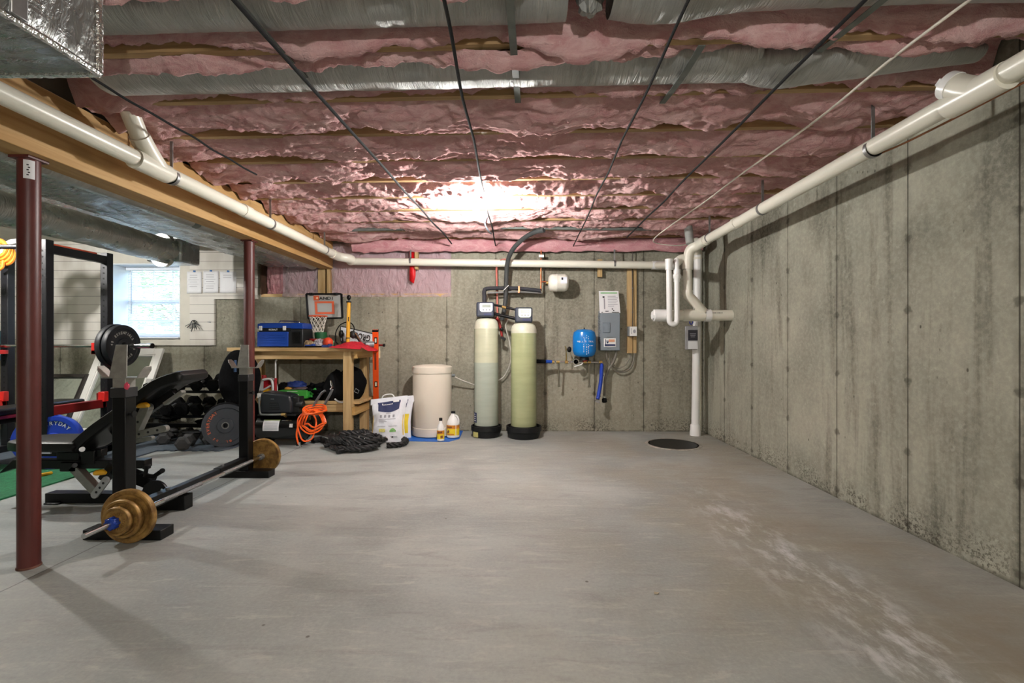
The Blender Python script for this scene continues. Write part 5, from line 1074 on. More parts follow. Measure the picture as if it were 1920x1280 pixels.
# ================================================================ salt bags
def salt_bag(c, w, h, d, label, front, rot=0, yel=True):
    t = T('salt_bag', label, 'bag', c, 'water softener salt bags'); c = V(c); R = Matrix.Rotation(rot, 3, 'Z')
    lean = .12
    def P_(u, v, side):
        ww = w*(1-.10*math.sin(PI*min(1, v*1.15))+(.06 if v > .86 else 0)); x = (u-.5)*ww
        b_ = d*(math.sin(PI*u)**.45)*(1-v**3)*(.55+.45*math.sin(PI*min(1,.15+v)))
        y = side*b_/2+lean*v*.5+.008*n1(u*6, v*6, side)
        return c+R@V((x, y, .004+h*v+.05*(v > .86)*(u-.5)*.5+.02*(u-.5)*v))
    m = MB(); m.grid(lambda u, v: P_(u, v, -1), 30, 36); m.grid(lambda u, v: P_(1-u, v, 1), 30, 36); B(m, 'sack', M('white_poly_sack', (222,224,230), .35, 0, .05, 10, .25, 30), t, ang=180)
    def off(u, v, e=.004): return P_(u, v, -1)-R@V((0, e, 0))
    m = MB(); m.grid(lambda u, v: off(.2+.62*u, (.70+.05*(1-math.sin(u*PI))*(u > .5)-.03*math.sin(PI*u*.9)+.0)*(1-v)+.90*v+.02*u*v, .004), 24, 8); bd = B(m, 'navy_banner', navy_ink, t, ang=180)
    if front:
        m = MB(); m.grid(lambda u, v: off(.62+.16*u, .885+.035*v, .0065), 4, 2)
        for k in range(10): m.grid(lambda u, v: off(.36+.026*k+.018*u, .825+.004*k/2+(.028 if k == 1 else .018)*v, .0065), 1, 1)
        m.grid(lambda u, v: off(.32+.03*u, .825+.05*v, .0065), 1, 1)
        B(m, 'banner_print', white_ink, bd, ang=0)
        m = MB()
        random.seed(4)
        for (v, u0, u1) in ((.645,.44,.6),(.52,.22,.75),(.49,.22,.45),(.47,.22,.48),(.44,.24,.4),(.36,.2,.45),(.36,.55,.8),(.14,.22,.4),(.115,.2,.45),(.09,.25,.42),(.13,.6,.8),(.10,.62,.8)): m.grid(lambda a_, b2: off(u0+(u1-u0)*a_, v+.008*b2), 8, 1)
        for k in range(4): m.grid(lambda a_, b2: off(.26+.13*k+.06*a_, .555+.06*b2), 3, 2)
        B(m, 'grey_print', grey_ink, t, ang=0)
        m = MB(); m.grid(lambda a_, b2: off(.25+.2*a_, .235+.075*b2), 6, 3); B(m, 'yellow_patch', M('pale_yellow_ink', (214,208,120), .5, 0, .2, 60), t, ang=0)
        m = MB(); m.grid(lambda a_, b2: off(.58+.19*a_, .235+(.03+.055*math.sin(PI*a_))*b2), 10, 3); B(m, 'green_patch', M('green_ink', (120,176,100), .5, 0, .25, 50), t, ang=0)
        m = MB(); m.grid(lambda a_, b2: off(.64+.05*a_, .105+.03*b2, .005), 2, 2); m.grid(lambda a_, b2: off(.44+.04*a_, .125+.01*b2, .005), 2, 2); B(m, 'black_print', black_ink, t, ang=0)
        m = MB(); hx = [P_(.28,.985,0)+V((0,.015,-.02)), P_(.33,1,0)+V((0,.02,.025)), P_(.55,1,0)+V((0,.02,.03)), P_(.64,.985,0)+V((0,.015,-.01))]; m.tube(cr(hx, 6), .007, 8); B(m, 'carry_handle', white_pl, t)
        m = MB(); m.grid(lambda a_, b2: off(.012+.03*a_, .15+.45*b2), 2, 8); m.grid(lambda a_, b2: off(.955+.03*a_, .15+.45*b2), 2, 8); B(m, 'yellow_edge', M('pale_gold_ink', (226,196,110), .5), t, ang=0)
    elif yel:
        m = MB(); m.grid(lambda u, v: off(.45+.5*u, .12+.46*v), 8, 10); B(m, 'yellow_panel', lab_y, t, ang=180)
    return t
sbc = fl(732, 824); salt_bag((sbc.x, 5.16, 0), .385, .475, .15, 'white salt bag with navy banner standing by the orange level', True, .04)
salt_bag((at(742,800,5.36).x, 5.40, 0), .37, .455, .13, 'second salt bag behind the front one, with a yellow side', False, -.25)
# ================================================================ squat stand and floor barbell
GX, Y1, Y2 = -2.232, 2.622, 3.807
ss = T('squat_stand', 'black two post squat stand joined by a low rail along the floor', 'squat stand', (GX, (Y1+Y2)/2, 0))
for yy, (xl, xr), zt_ in ((Y1, (-2.425,-1.985), .815), (Y2, (-2.43,-2.02), .805)):
    m = MB(); m.box(xl, xr, yy-.05, yy+.05, .0, .055); B(m, 'base_foot', blk, ss, .003)
    m = MB(); m.box(GX-.038, GX+.038, yy-.038, yy+.038, .055, zt_); B(m, 'post', blk, ss, .004)
    m = MB(); m.box(GX-.043, GX+.043, yy-.043, yy+.043, zt_-.025, zt_+.03); B(m, 'post_collar', M('worn_black_%d' % int(yy*10), (38,38,40), .5), ss, .003)
    m = MB(); m.cyl((GX+.036, yy-.01, zt_-.12), (GX+.065, yy-.01, zt_-.12), .010, n=10); m.cyl((GX+.06, yy-.01, zt_-.12), (GX+.068, yy-.01, zt_-.12), .018, n=10); B(m, 'lock_knob', blk_plastic, ss)
    m = MB(); zb0 = zt_+.03
    m.box(GX-.036, GX+.036, yy-.036, yy+.036, zb0-.01, zb0+.055)
    zp = zb0+.055
    m.obox((GX, yy, zp), (.20,.075,.006))
    for sg_ in (-1, 1):
        R = Matrix.Rotation(sg_*.55, 3, 'Y'); m.prism([(-.036,0),(.036,0),(.036,.05),(.02,.075),(-.02,.075),(-.036,.05)], V((GX+sg_*.098, yy, zp)), (0,1,0), R@V((0,0,1)), R@V((.005,0,0)))
    zt2 = zp+.185
    m.add([(GX-.05,yy-.045,zp),(GX+.05,yy-.045,zp),(GX+.032,yy-.02,zt2),(GX-.032,yy-.02,zt2),(GX-.05,yy-.039,zp),(GX+.05,yy-.039,zp),(GX+.032,yy-.014,zt2),(GX-.032,yy-.014,zt2)], [(0,1,2,3),(7,6,5,4),(0,4,5,1),(1,5,6,2),(2,6,7,3),(3,7,4,0)])
    m.add([(GX-.05,yy-.045,zp),(GX-.032,yy-.02,zt2),(GX-.04,yy+.03,zt2-.01),(GX-.058,yy+.036,zp),(GX-.044,yy-.042,zp),(GX-.026,yy-.017,zt2),(GX-.034,yy+.03,zt2-.01),(GX-.052,yy+.036,zp)], [(3,2,1,0),(4,5,6,7),(0,1,5,4),(1,2,6,5),(2,3,7,6),(3,0,4,7)])
    B(m, 'bar_cradle', M('bare_steel_%d' % int(yy*10), (158,156,150), .45, .55, .12, 26, .1, 40), ss, .0015, ang=30)
m = MB(); m.box(GX-.03, GX+.03, Y1+.038, 3.0, .095, .165); B(m, 'rail', blk, ss, .003)
m = MB(); m.box(GX-.024, GX+.024, 2.98, 3.46, .10, .16); B(m, 'inner_rail', blk_plastic, ss, .003)
m = MB(); m.box(GX-.03, GX+.03, 3.44, Y2-.038, .095, .165); B(m, 'rail', blk, ss, .003)
m = MB(); m.cyl((GX,2.95,.165), (GX,2.95,.178), .012, n=10); m.cyl((GX,3.5,.165), (GX,3.5,.178), .012, n=10); B(m, 'rail_bolts', steel, ss)
m = MB(); m.box(GX-.15, GX+.05, 3.03, 3.11, 0, .094); B(m, 'middle_foot', blk, ss, .003)
m = MB(); m.blob((GX+.048, Y1-.04, .855), (.014,.008,.02), 12, 8, .4, 5); B(m, 'pink_tag', M('pink_ribbon', (206,70,96), .6), ss)
gold = NT('tarnished_gold_iron'); co = gold.co(); k = gold.noise(co, 14, 5, .65)
gold.base(gold.mix(gold.step(k, .35, .66), L(168,132,72), L(112,80,40))); gold.set(Roughness=.5, Metallic=.25); gold.bump(k, .15, .004); gold = gold.mat
def iron_plate(r, th, hub=.03, lip=True, n=44):
    m = MB(); q = [(.014,0),(hub,0),(hub+.004,th*.2),(r*.80,th*.26),(r*.86,th*.02),(r*.97,0),(r,th*.12),(r,th*.88),(r*.97,th),(r*.86,th*.98),(r*.80,th*.74),(hub+.004,th*.8),(hub,th),(.014,th),(.014,0)]
    m.lathe(q, (0,0,0), (0,1,0), n); return m
def plate_text(m, r, size, txt, a0, step, y=-.0005):
    m.arctext(txt, size, (0, y, 0), (1,0,0), (0,0,1), r, a0, step, .001)
BX, BZ = -2.135, .1485
def gold_plate(y, r, th, label, spokes):
    t = T('iron_plate', label, 'weight plate', (0,0,0), 'gold weight plates on the floor barbell')
    B(iron_plate(r, th), 'disc', gold, t)
    m = MB()
    if spokes:
        for k in range(spokes):
            a = 2*PI*k/spokes; m.bar((math.cos(a)*.034, th*.2, math.sin(a)*.034), (math.cos(a)*r*.62, th*.2, math.sin(a)*r*.62), .004, .006, (0,1,0))
    else:
        [m.obox((math.cos(a)*r*.70, th*.22, math.sin(a)*r*.70), (r*.05, .004, r*.10), Matrix.Rotation(-a,3,'Y')) for a in [2*PI*k/26 for k in range(26)]]
    B(m, 'raised_marks', gold, t)
    t.location = (BX, y, BZ if r > .14 else BZ); return t
gold_plate(2.523, .1465, .032, 'largest gold plate at the front end of the floor barbell', 0)
gold_plate(2.483, .104, .034, 'middle sized gold plate in front of the largest one', 0)
gold_plate(2.450, .076, .028, 'smallest gold plate, beside the blue collar', 22)
gold_plate(3.873, .1445, .030, 'gold plate on the far end of the floor barbell', 18)
gold_plate(3.913, .120, .030, 'gold plate hidden partly behind the far barbell plate', 0)
fb = T('barbell', 'chrome barbell lying along the floor with gold plates at both ends', 'barbell', (BX, 3.2, BZ))
m = MB(); m.tube([(BX,2.27,BZ),(BX,4.10,BZ)], .0132, 18); B(m, 'bar', chrome, fb)
m = MB()
for y in (2.56, 3.835): m.cyl((BX,y,BZ), (BX,y+.035,BZ), .024, n=20)
B(m, 'inner_collar', steel, fb)
kn = M('knurled_steel', (150,150,150), .4, .9, .3, 200, .5, 300)
for ya, yb_ in ((2.78,3.12),(3.36,3.72)): m = MB(); m.tube([(BX,ya,BZ),(BX,yb_,BZ)], .0138, 16); B(m, 'knurled_grip', kn, fb)
cl_ = T('bar_collar', 'blue screw collar on the front end of the floor barbell', 'collar', (BX, 2.46, BZ))
m = MB(); vs = []
m.lathe([(.0135,0),(.026,.0),(.029,.006),(.029,.032),(.024,.036),(.0135,.036)], (BX,2.412,BZ), (0,1,0), 24)
for k in range(8): a = 2*PI*k/8; m.obox((BX+.029*math.cos(a),2.430,BZ+.029*math.sin(a)), (.009,.030,.009), Matrix.Rotation(-a,3,'Y'))
B(m, 'collar_ring', M('cobalt_plastic', (22,58,150), .4), cl_, .001)
cl2 = T('bar_collar', 'small steel collar on the far end of the floor barbell', 'collar', (BX, 3.98, BZ))
m = MB(); m.lathe([(.0135,0),(.026,0),(.026,.03),(.0135,.03)], (BX,3.946,BZ), (0,1,0), 20); m.cyl((BX,3.96,BZ), (BX+.05,3.96,BZ+.03), .008, n=8); B(m, 'collar_ring', steel, cl2)
# ================================================================ adjustable bench beside the stand
BY = 3.13
ab = T('weight_bench', 'adjustable black bench with yellow levers beside the squat stand', 'bench', (-2.85, BY, 0))
def pad(m, path, th, wfn, n=22):
    P = cr(path, n//max(1, len(path)-1)+2); N = len(P); vs = []; fs = []; K = 16
    for i, p in enumerate(P):
        t = (P[min(i+1,N-1)]-P[max(i-1,0)]).normalized(); nn = V((-t.z,0,t.x))
        u = i/(N-1); w = wfn(u); e = min(u, 1-u); s = min(1, (e/.05+.001))**.5 if e < .05 else 1
        for k in range(K):
            a = 2*PI*k/K; ca, sa = math.cos(a), math.sin(a)
            ca = math.copysign(abs(ca)**.35, ca); sa = math.copysign(abs(sa)**.35, sa)
            vs.append(p+V((0,1,0))*(w*ca*(.86+.14*s))+nn*(th/2*sa*s))
    for i in range(N-1):
        for k in range(K): fs.append((i*K+k, i*K+(k+1) % K, (i+1)*K+(k+1) % K, (i+1)*K+k))
    fs.append(tuple(range(K-1,-1,-1))); fs.append(tuple((N-1)*K+k for k in range(K)))
    m.add(vs, fs)
m = MB(); pad(m, [V((-3.36,BY,.418)),V((-3.2,BY,.420)),V((-2.86,BY,.420))], .072, lambda u: .10+.06*min(1,u*2.4)); B(m, 'seat_pad', blk_vinyl, ab)
q0, q1, q2, q3, q4 = at(163,838,BY), at(205,800,BY), at(262,760,BY), at(318,718,BY), at(368,701,BY)
m = MB(); pad(m, [q0,q1,q2,q3,q4], .078, lambda u: .14); B(m, 'back_pad', blk_vinyl, ab)
m = MB(); pp = q2.lerp(q3,.25); dd = (q3-q2).normalized(); nn = V((-dd.z,0,dd.x))
m.tube([pp+V((0,.148*c_,0))+nn*.043*s_ for c_, s_ in ((-1,-1),(-1,1),(1,1),(1,-1))], .003, 6, closed=True); B(m, 'pad_strap', white_pl, ab)
m = MB(); m.bar(q1+nn*-.06, q3+nn*-.07, .05, .05); m.bar((-3.35,BY,.355), (-2.80,BY,.355), .05, .05); m.box(-3.1,-2.95,BY-.03,BY+.03,.30,.36); m.obox(q0+V((.04,0,-.06)), (.09,.08,.09)); B(m, 'pad_frame', blk, ab, .004)
m = MB(); m.prism([(at(6,872,BY).x,.215),(at(34,860,BY).x,.31),(-2.50,.31),(-2.50,.255),(at(34,874,BY).x,.25)], (0,BY-.035,0), (1,0,0), (0,0,1), (0,.07,0)); B(m, 'main_rail', blk, ab, .004)
lad = M('brushed_ladder_steel', (136,136,130), .4, .5, .1, 24)
def holed_bar(a, b, w, th, nh, mat, name):
    a, b = V(a), V(b); m = MB(); d = (b-a); L_ = d.length; d.normalize(); s = d.cross(V((0,1,0))).normalized()
    P = []
    for k in range(9): t = PI/2+PI*k/8; P.append((w/2*math.cos(t), w/2*math.sin(t)))
    for k in range(9): t = -PI/2+PI*k/8; P.append((L_+w/2*math.cos(t), w/2*math.sin(t)))
    m.prism(P, a-V((0,th/2,0)), d, s, V((0,th,0))); o = B(m, name, mat, ab, .002)
    m = MB()
    for k in range(nh):
        c = a+d*(L_*(k+.6)/(nh+.2)); m.cyl(c-V((0,th/2+.001,0)), c+V((0,th/2+.001,0)), .008, n=12)
    B(m, 'pin_holes', black_ink, o)
holed_bar(at(276,764,BY-.06), at(252,815,BY-.06), .055, .05, 1, lad, 'support_strut')
holed_bar(at(254,815,BY-.08), at(309,803,BY-.08), .045, .035, 3, lad, 'adjust_ladder')
holed_bar(at(256,826,BY-.03), at(284,821,BY-.03), .03, .03, 0, lad, 'lower_rail')
m = MB(); m.bar(at(310,757,BY-.05), at(344,733,BY-.05), .04, .022); B(m, 'back_brace', lad, ab, .003)
for px, py, py2 in ((268,760,0), (187,886,0)):
    c = at(px, py, BY-.11); m = MB(); m.tube([c+V((-.035,0,-.006)), c+V((-.02,0,0)), c+V((.02,0,.004)), c+V((.04,0,-.002))], [.012,.018,.019,.010], 14); B(m, 'lever_grip', yellow, ab, label='yellow pull lever')
m = MB(); m.bar(at(138,872,BY-.02), at(184,922,BY-.02), .05, .05); B(m, 'link_arm', M('grey_brown_link', (112,104,98), .45, .4), ab, .003)
m = MB(); m.bar(at(134,876,BY-.047), at(180,926,BY-.047), .006, .05); B(m, 'link_edge', lad, ab)
holed_bar(at(178,927,BY-.08), at(199,900,BY-.08), .05, .012, 3, M('pale_perforated_steel', (170,172,172), .4, .4), 'perforated_link')
m = MB(); m.obox(at(140,872,BY), (.11,.1,.06)); m.cyl(at(140,872,BY-.07), at(140,872,BY+.07), .018, n=10); B(m, 'hinge_bracket', blk, ab, .003); m = MB(); m.bar(at(196,898,BY-.04), at(216,868,BY-.04), .06, .05); B(m, 'lower_bracket', blk, ab, .003)
m = MB(); m.box(at(100,930,BY+.08).x, -2.42, BY+.02, BY+.10, .002, .068); m.obox((at(97,944,BY).x, BY+.05, .006), (.10,.12,.01)); B(m, 'floor_base', blk, ab, .004)
wc_ = at(296, 920, BY-.02)
m = MB(); m.lathe([(.0,0),(.085,.0),(.088,.006),(.088,.016),(.0,.018)], (wc_.x,BY-.05,.092), (0,1,0), 30); B(m, 'hinge_disc', blk, ab)
m = MB()
for dx, dz in ((.0,-.03),(.055,.03),(-.06,-.01)): m.cyl((wc_.x+dx,BY-.056,.09+dz), (wc_.x+dx,BY-.048,.09+dz), .009, n=10)
B(m, 'disc_bolts', chrome, ab)
m = MB(); m.tube([at(258,890,BY), at(288,893,BY-.04), at(303,883,BY-.1)], .014, 10); m.tube([at(303,883,BY-.1), at(304.5,882,BY-.11)], .016, 10); m.bar(at(222,880,BY), at(285,905,BY), .06, .07); B(m, 'transport_handle', blk_matte, ab)
m = MB(); m.tube([at(272,893,BY-.03), at(275,876,BY-.03)], .013, 10); m.lathe([(.022,0),(.024,.006),(.024,.022),(.02,.026),(0,.027)], at(275,878,BY-.03), (0,0,1), 14); B(m, 'lock_knob', blk_plastic, ab)
m = MB(); m.obox(at(87,846,BY-.1), (.06,.01,.03)); B(m, 'sticker', M('white_blue_sticker', (206,212,224), .5), ab); m = MB(); m.cyl(at(154,842,BY-.15), at(154,842,BY-.10), .016, n=12); B(m, 'pivot_bolt', steel, ab)
# ================================================================ floor mats and turf
foam = M('slate_foam_mat', (70,80,90), .85, 0, .12, 30, .25, 90)
mp = T('foam_mat', 'dark slate foam floor mat with puzzle edges under the dumbbells', 'mat', (-4.4, 5, 0))
edge = []
y0m = 4.66; xr_ = at(418, 840, y0m).x
m = MB()
P = [(XL+.05,5.74),(XL+.05,4.12)]
x = XL+.05
xm = at(206, 872, 4.15).x
k = 0
while x < xm: P.append((x, 4.12+(.022 if k % 2 else 0))); P.append((x+.05, 4.12+(.022 if k % 2 else 0))); x += .062; k += 1
P += [(xm+.03,4.14),(xm+.03,y0m)]
x = xm+.05; k = 0
while x < xr_-.06: P.append((x, y0m+(.02 if k % 2 else 0))); P.append((x+.045, y0m+(.02 if k % 2 else 0))); x += .056; k += 1
P += [(xr_+.02,y0m+.12),(xr_+.06,5.74)]
m.prism(P, (0,0,.001), (1,0,0), (0,1,0), (0,0,.012)); B(m, 'mat_tiles', foam, mp, ang=0)
turf = T('turf_mat', 'green artificial turf strip on the floor at the left edge', 'turf', (-5, 3.4, 0))
m = MB(); m.box(XL+.05, -3.60, 2.3, 4.10, .001, .012); B(m, 'turf_base', M('turf_green', (30,104,66), .9, 0, .25, 40, .7, 160), turf, ang=0)
m = MB(); m.tube(cr([fl(70,897)+V((0,0,.02)), fl(82,895)+V((0,0,.025)), fl(96,891)+V((0,0,.02))], 4), .014, 8); S(m, 'yellow_handle', yellow, 'small yellow handle lying on the green turf behind the front post', 'handle', fl(82,895), ang=60)
# ================================================================ power rack
KX0, KX1, KY0, KY1, KZ = -5.10, -4.10, 4.01, 4.61, 1.985
pr = T('power_rack', 'tall black power rack with hole-punched uprights in front of the window wall', 'power rack', ((KX0+KX1)/2, 4.4, 0))
rk = M('rack_black', (24,24,28), .45, 0, .15, 10, spec=.3)
for x in (KX0, KX1):
    for y in (KY0, KY1):
        m = MB(); m.box(x-.035, x+.035, y-.035, y+.035, .013, KZ if y == KY0 else KZ-.005); up = B(m, 'upright', rk, pr, .004)
        m = MB()
        for k in range(30): m.cyl((x,y-.0362,.32+k*.054), (x,y-.03,.32+k*.054), .009, n=10)
        B(m, 'hole_pattern', M('hole_dark', (4,4,4), .9) if 'hole_dark' not in bpy.data.materials else bpy.data.materials['hole_dark'], up)
for x in (KX0, KX1):
    m = MB(); m.box(x-.03, x+.03, KY0, KY1, KZ-.11, KZ-.04); B(m, 'side_bar', rk, pr, .003)
    m = MB(); m.box(x-.035, x+.035, KY0-.05, KY1+.4, .013, .075); B(m, 'floor_runner', rk, pr, .003)
m = MB(); m.box(KX0, KX1, KY1-.03, KY1+.03, .08, .14); B(m, 'cross_bar', rk, pr, .003)
m = MB(); m.tube([(KX0,KY0,KZ-.06),(KX1,KY0,KZ-.06)], .02, 14); B(m, 'pull_up_bar', rk, pr)
for x in (KX0, KX1):
    m = MB(); m.box(x-.03, x+.03, KY0-.02, KY1-.04, .455, .535); m.box(x-.034, x+.03, KY1-.08, KY1-.036, .455, .60); B(m, 'safety_bar', red_paint if x < -5 else dkred, pr, .004)
    m = MB(); m.box(x-.012, x+.05, KY1-.085, KY1-.036, .515, .61); B(m, 'safety_hook', red_paint, pr, .004)
    m = MB(); zz = 1.04; m.box(x-.04, x+.04, KY1-.13, KY1-.03, zz-.06, zz-.02); m.box(x-.04, x+.04, KY1-.13, KY1-.115, zz-.06, zz+.05); B(m, 'bar_hook', red_paint, pr, .004)
# orange band, hanging coil
m = MB(); m.box(KX1-.032, KX1+.012, KY0+.03, KY1-.12, KZ-.04, KZ-.022); S(m, 'resistance_band', M('neon_orange_band', (250,96,58), .5), 'orange band lying along the top side bar of the power rack', 'band', (KX1, 4.3, KZ-.04), bevel=.003)
hc_ = T('orange_cable', 'coiled orange cable hanging with a white strap on the power rack', 'cable', (KX0+.08, KY0+.4, 1.9))
m = MB(); cc = at(2, 466, 4.5)
for k in range(4):
    m.tube([cc+V((.085*math.cos(2*PI*j_/24)*(1+.05*k), -.03+.02*k, .08*math.sin(2*PI*j_/24)*(1+.04*k)-.02*k)) for j_ in range(24)], .017, 8, closed=True)
m.tube(cr([cc+V((.06,0,-.06)), at(7,488,4.5), at(5,500,4.5), at(-3,506,4.5)], 5), .014, 8); B(m, 'coil', M('orange_cable_jacket', (238,140,48), .45), hc_)
m = MB(); m.tube(cr([at(34,452,4.5), at(20,454,4.5), at(10,462,4.5), at(4,472,4.5), at(6,483,4.5)], 6), .024, 10); B(m, 'white_strap', white_pl, hc_)
dgr = T('hook_bracket', 'dark grey hooked bracket beside the white strap on the rack', 'bracket', at(22,470,4.55))
m = MB(); m.tube(cr([at(34,458,4.55), at(24,462,4.55), at(17,472,4.55), at(14,486,4.55)], 6), .026, 10); B(m, 'arm', grey_metal, dgr)
# olympic barbell on the rack with black plates
ob = T('barbell', 'long steel barbell racked at chest height on the power rack', 'barbell', (-4.6, KY1-.075, 1.075))
OY, OZ = KY1-.078, 1.06
m = MB(); m.tube([(KX0-.14,OY,OZ),(KX1+.12,OY,OZ)], .0145, 16); B(m, 'shaft', chrome, ob)
m = MB(); m.tube([(KX0+.36,OY,OZ),(KX0+.52,OY,OZ)], .0152, 14); B(m, 'dark_knurl', M('dark_knurl', (60,60,62), .5, .6), ob)
xe = at(284, 647, OY).x
for sg_ in (1, -1):
    xa_ = KX1+.10 if sg_ > 0 else KX0-.12; xb_ = xe if sg_ > 0 else KX0-.42
    m = MB(); m.tube([(xa_,OY,OZ),(xb_,OY,OZ)], .0248, 20); m.lathe([(.0,0),(.04,.0),(.04,.03),(.0,.03)], (xa_,OY,OZ), (sg_,0,0), 20); sl = B(m, 'sleeve', chrome, ob)
    m = MB(); m.lathe([(.0,0),(.026,0),(.026,.012),(.0,.012)], (xb_,OY,OZ), (sg_,0,0), 20); B(m, 'end_cap', blk, sl)
plate_blk = M('black_rubber_plate', (24,26,31), .5, 0, .1, 20, .05, 80); silver_ink = M('silver_ink', (186,186,176), .5, .2, .1, 20); hub_m = M('steel_hub', (160,160,158), .35, .9, .1, 20)
def bumper(name, label, r, th, mat, ink, words_, group, hubc=hub_m):
    """plate built around the origin, face looking along +X"""
    t = T(name, label, 'weight plate', (0,0,0), group)
    m = MB(); m.lathe([(.026,-th/2),(r*.34,-th/2),(r*.36,-th*.34),(r*.80,-th*.34),(r*.83,-th*.5),(r*.985,-th*.5),(r,-th*.36),(r,th*.36),(r*.985,th*.5),(r*.83,th*.5),(r*.80,th*.34),(r*.36,th*.34),(r*.34,th/2),(.026,th/2),(.026,-th/2)], (0,0,0), (1,0,0), 48); B(m, 'disc', mat, t)
    m = MB(); m.lathe([(.0255,-th/2-.001),(.036,-th/2-.001),(.036,th/2+.001),(.0255,th/2+.001),(.0255,-th/2-.001)], (0,0,0), (1,0,0), 24); B(m, 'hub', hubc, t)
    m = MB()
    for txt, rr__, size, a0, step in words_: m.arctext(txt, size, (th*.34+.0005,0,0), (0,1,0), (0,0,1), rr__, a0, step, .001)
    if words_: B(m, 'lettering', ink, t, ang=0)
    return t
W1 = [('ESSENTIALS', .128, .036, 2.35, -.20), ('EVERYDAY', .128, .036, -.75, -.20), ('45', .132, .034, 3.05, -.2), ('45', .132, .034, -.05, -.2)]
t = bumper('weight_plate', 'black lettered plate on the outer end of the racked barbell', .205, .05, plate_blk, silver_ink, W1, 'black plates on the racked barbell', blk_matte); t.location = (at(228,647,OY).x, OY, OZ)
px_ = t.location.x
t = bumper('weight_plate', 'black plate behind the lettered one on the racked barbell', .213, .05, plate_blk, silver_ink, [], 'black plates on the racked barbell', blk_matte); t.location = (px_-.056, OY, OZ)
t = bumper('weight_plate', 'dark teal plate on the far left end of the racked barbell', .225, .06, M('teal_black_plate', (26,52,54), .5), silver_ink, [('EVERYDAY', .15, .03, 2.3, -.2)], None); t.location = (KX0-.20, OY, OZ)
# leaning plates
bl_m = M('cobalt_rubber', (22,58,170), .45, 0, .08, 10)
WE = [('EVERYDAY', .165, .046, 2.46, -.235), ('ESSENTIALS', .158, .040, -.85, -.17)]
t = bumper('weight_plate', 'big blue lettered plate standing behind the bench seat', .225, .06, bl_m, white_ink, WE, None)
t.rotation_euler = (0, -.12, -PI/2+.1); c = at(103, 824, 4.0); t.location = (c.x, 4.0, .232)
t = bumper('weight_plate', 'blue plate mostly hidden behind the front maroon post', .225, .06, bl_m, white_ink, [], None)
t.rotation_euler = (0, -.1, -PI/2+.5); t.location = (at(84, 826, 4.12).x, 4.13, .232)
orng_ink = M('orange_ink', (206,104,66), .5, 0, .1, 20); dkp = M('slate_rubber_plate', (50,54,60), .6, 0, .1, 20)
WO = [('EVERYDAY', .165, .045, 3.6, -.20), ('25', .17, .04, -2.2, .2), ('LB', .17, .04, -1.45, .2)]
t = bumper('weight_plate', 'dark grey plate with orange letters leaning in front of the dumbbell rack', .222, .055, dkp, orng_ink, WO, None)
c = at(424, 806, 4.86); t.rotation_euler = (0, -.16, -PI/2+.30); t.location = (c.x, 4.86, .225)
t = bumper('weight_plate', 'plain dark plate leaning behind the orange lettered plate', .225, .055, blk_matte, orng_ink, [], None)
t.rotation_euler = (0, -.16, -PI/2+.30); t.location = (c.x-.05, 4.94, .232)
# ================================================================ flat bench inside the rack
fbn = T('flat_bench', 'flat bench with a maroon edge standing inside the power rack', 'bench', (-4.62, 4.3, 0))
m = MB(); m.box(-4.76, -4.48, 3.54, 4.79, .455, .515); B(m, 'pad', blk_vinyl, fbn, .02)
m = MB(); m.box(-4.75, -4.49, 3.56, 4.77, .425, .455); B(m, 'maroon_edge', M('maroon_vinyl', (120,24,50), .45), fbn, .006)
m = MB(); m.box(-4.66, -4.58, 3.75, 4.7, .37, .425)
for y in (3.85, 4.6): m.box(-4.65, -4.59, y-.03, y+.03, .05, .38); m.box(-4.85, -4.39, y-.035, y+.035, .013, .06)
B(m, 'frame', blk, fbn, .004)
m = MB(); m.obox((-4.57, 3.80, .30), (.03,.05,.09)); B(m, 'label_sticker', white_pl, fbn)
# ================================================================ dumbbells
def dumbbell(rh, lh, hd, label, group, mat=blk_matte):
    t = T('dumbbell', label, 'dumbbell', (0,0,0), group)
    for sg_ in (-1, 1):
        m = MB(); a = sg_*hd/2; m.lathe([(rh*.66,0),(rh*.98,lh*.16),(rh,lh*.22),(rh,lh*.78),(rh*.98,lh*.84),(rh*.66,lh)], (0,a,0), (0,sg_,0), 6); B(m, 'head', mat, t, .003, ang=20)
    m = MB(); m.tube([(0,-hd/2,0),(0,-hd/4,0),(0,0,0),(0,hd/4,0),(0,hd/2,0)], [.013,.015,.0165,.015,.013], 14); B(m, 'handle', steel, t)
    return t
DRY = 5.33
rackm = M('silver_rack_paint', (176,176,172), .35, .4, .06, 10)
dr = T('dumbbell_rack', 'two tier dumbbell rack with silver legs by the concrete wall', 'dumbbell rack', (-3.7, DRY, 0))
xl, xr2 = at(262,760,DRY).x, at(420,760,DRY).x
for x in (xl, xr2):
    ta, tb_ = V((x+.03, DRY+.12, .66)), V((x-.03, DRY-.22, .03))
    m = MB(); m.bar(ta, tb_, .035, .06, (1,0,0)); m.bar(ta-V((.0,0,.03)), V((x-.0, DRY+.26, .03)), .03, .05, (1,0,0)); B(m, 'leg', rackm, dr, .006)
    m = MB(); m.box(x-.06, x+.02, DRY-.28, DRY+.3, .013, .04); B(m, 'floor_foot', rackm, dr, .004)
for z0, yo in ((.545,.04),(.285,-.09)):
    m = MB()
    for dy, dz in ((-.07,-.0),(.07,.05)): m.box(xl, xr2, DRY+yo+dy-.016, DRY+yo+dy+.016, z0+dz-.03, z0+dz)
    B(m, 'shelf_rails', blk, dr, .002)
m = MB(); m.box(xl, xr2, DRY-.03, DRY+.03, .12, .165); m.tube([(xl,DRY-.2,.10),(xr2,DRY-.2,.10)], .012, 8); B(m, 'lower_bar', blk, dr, .003)
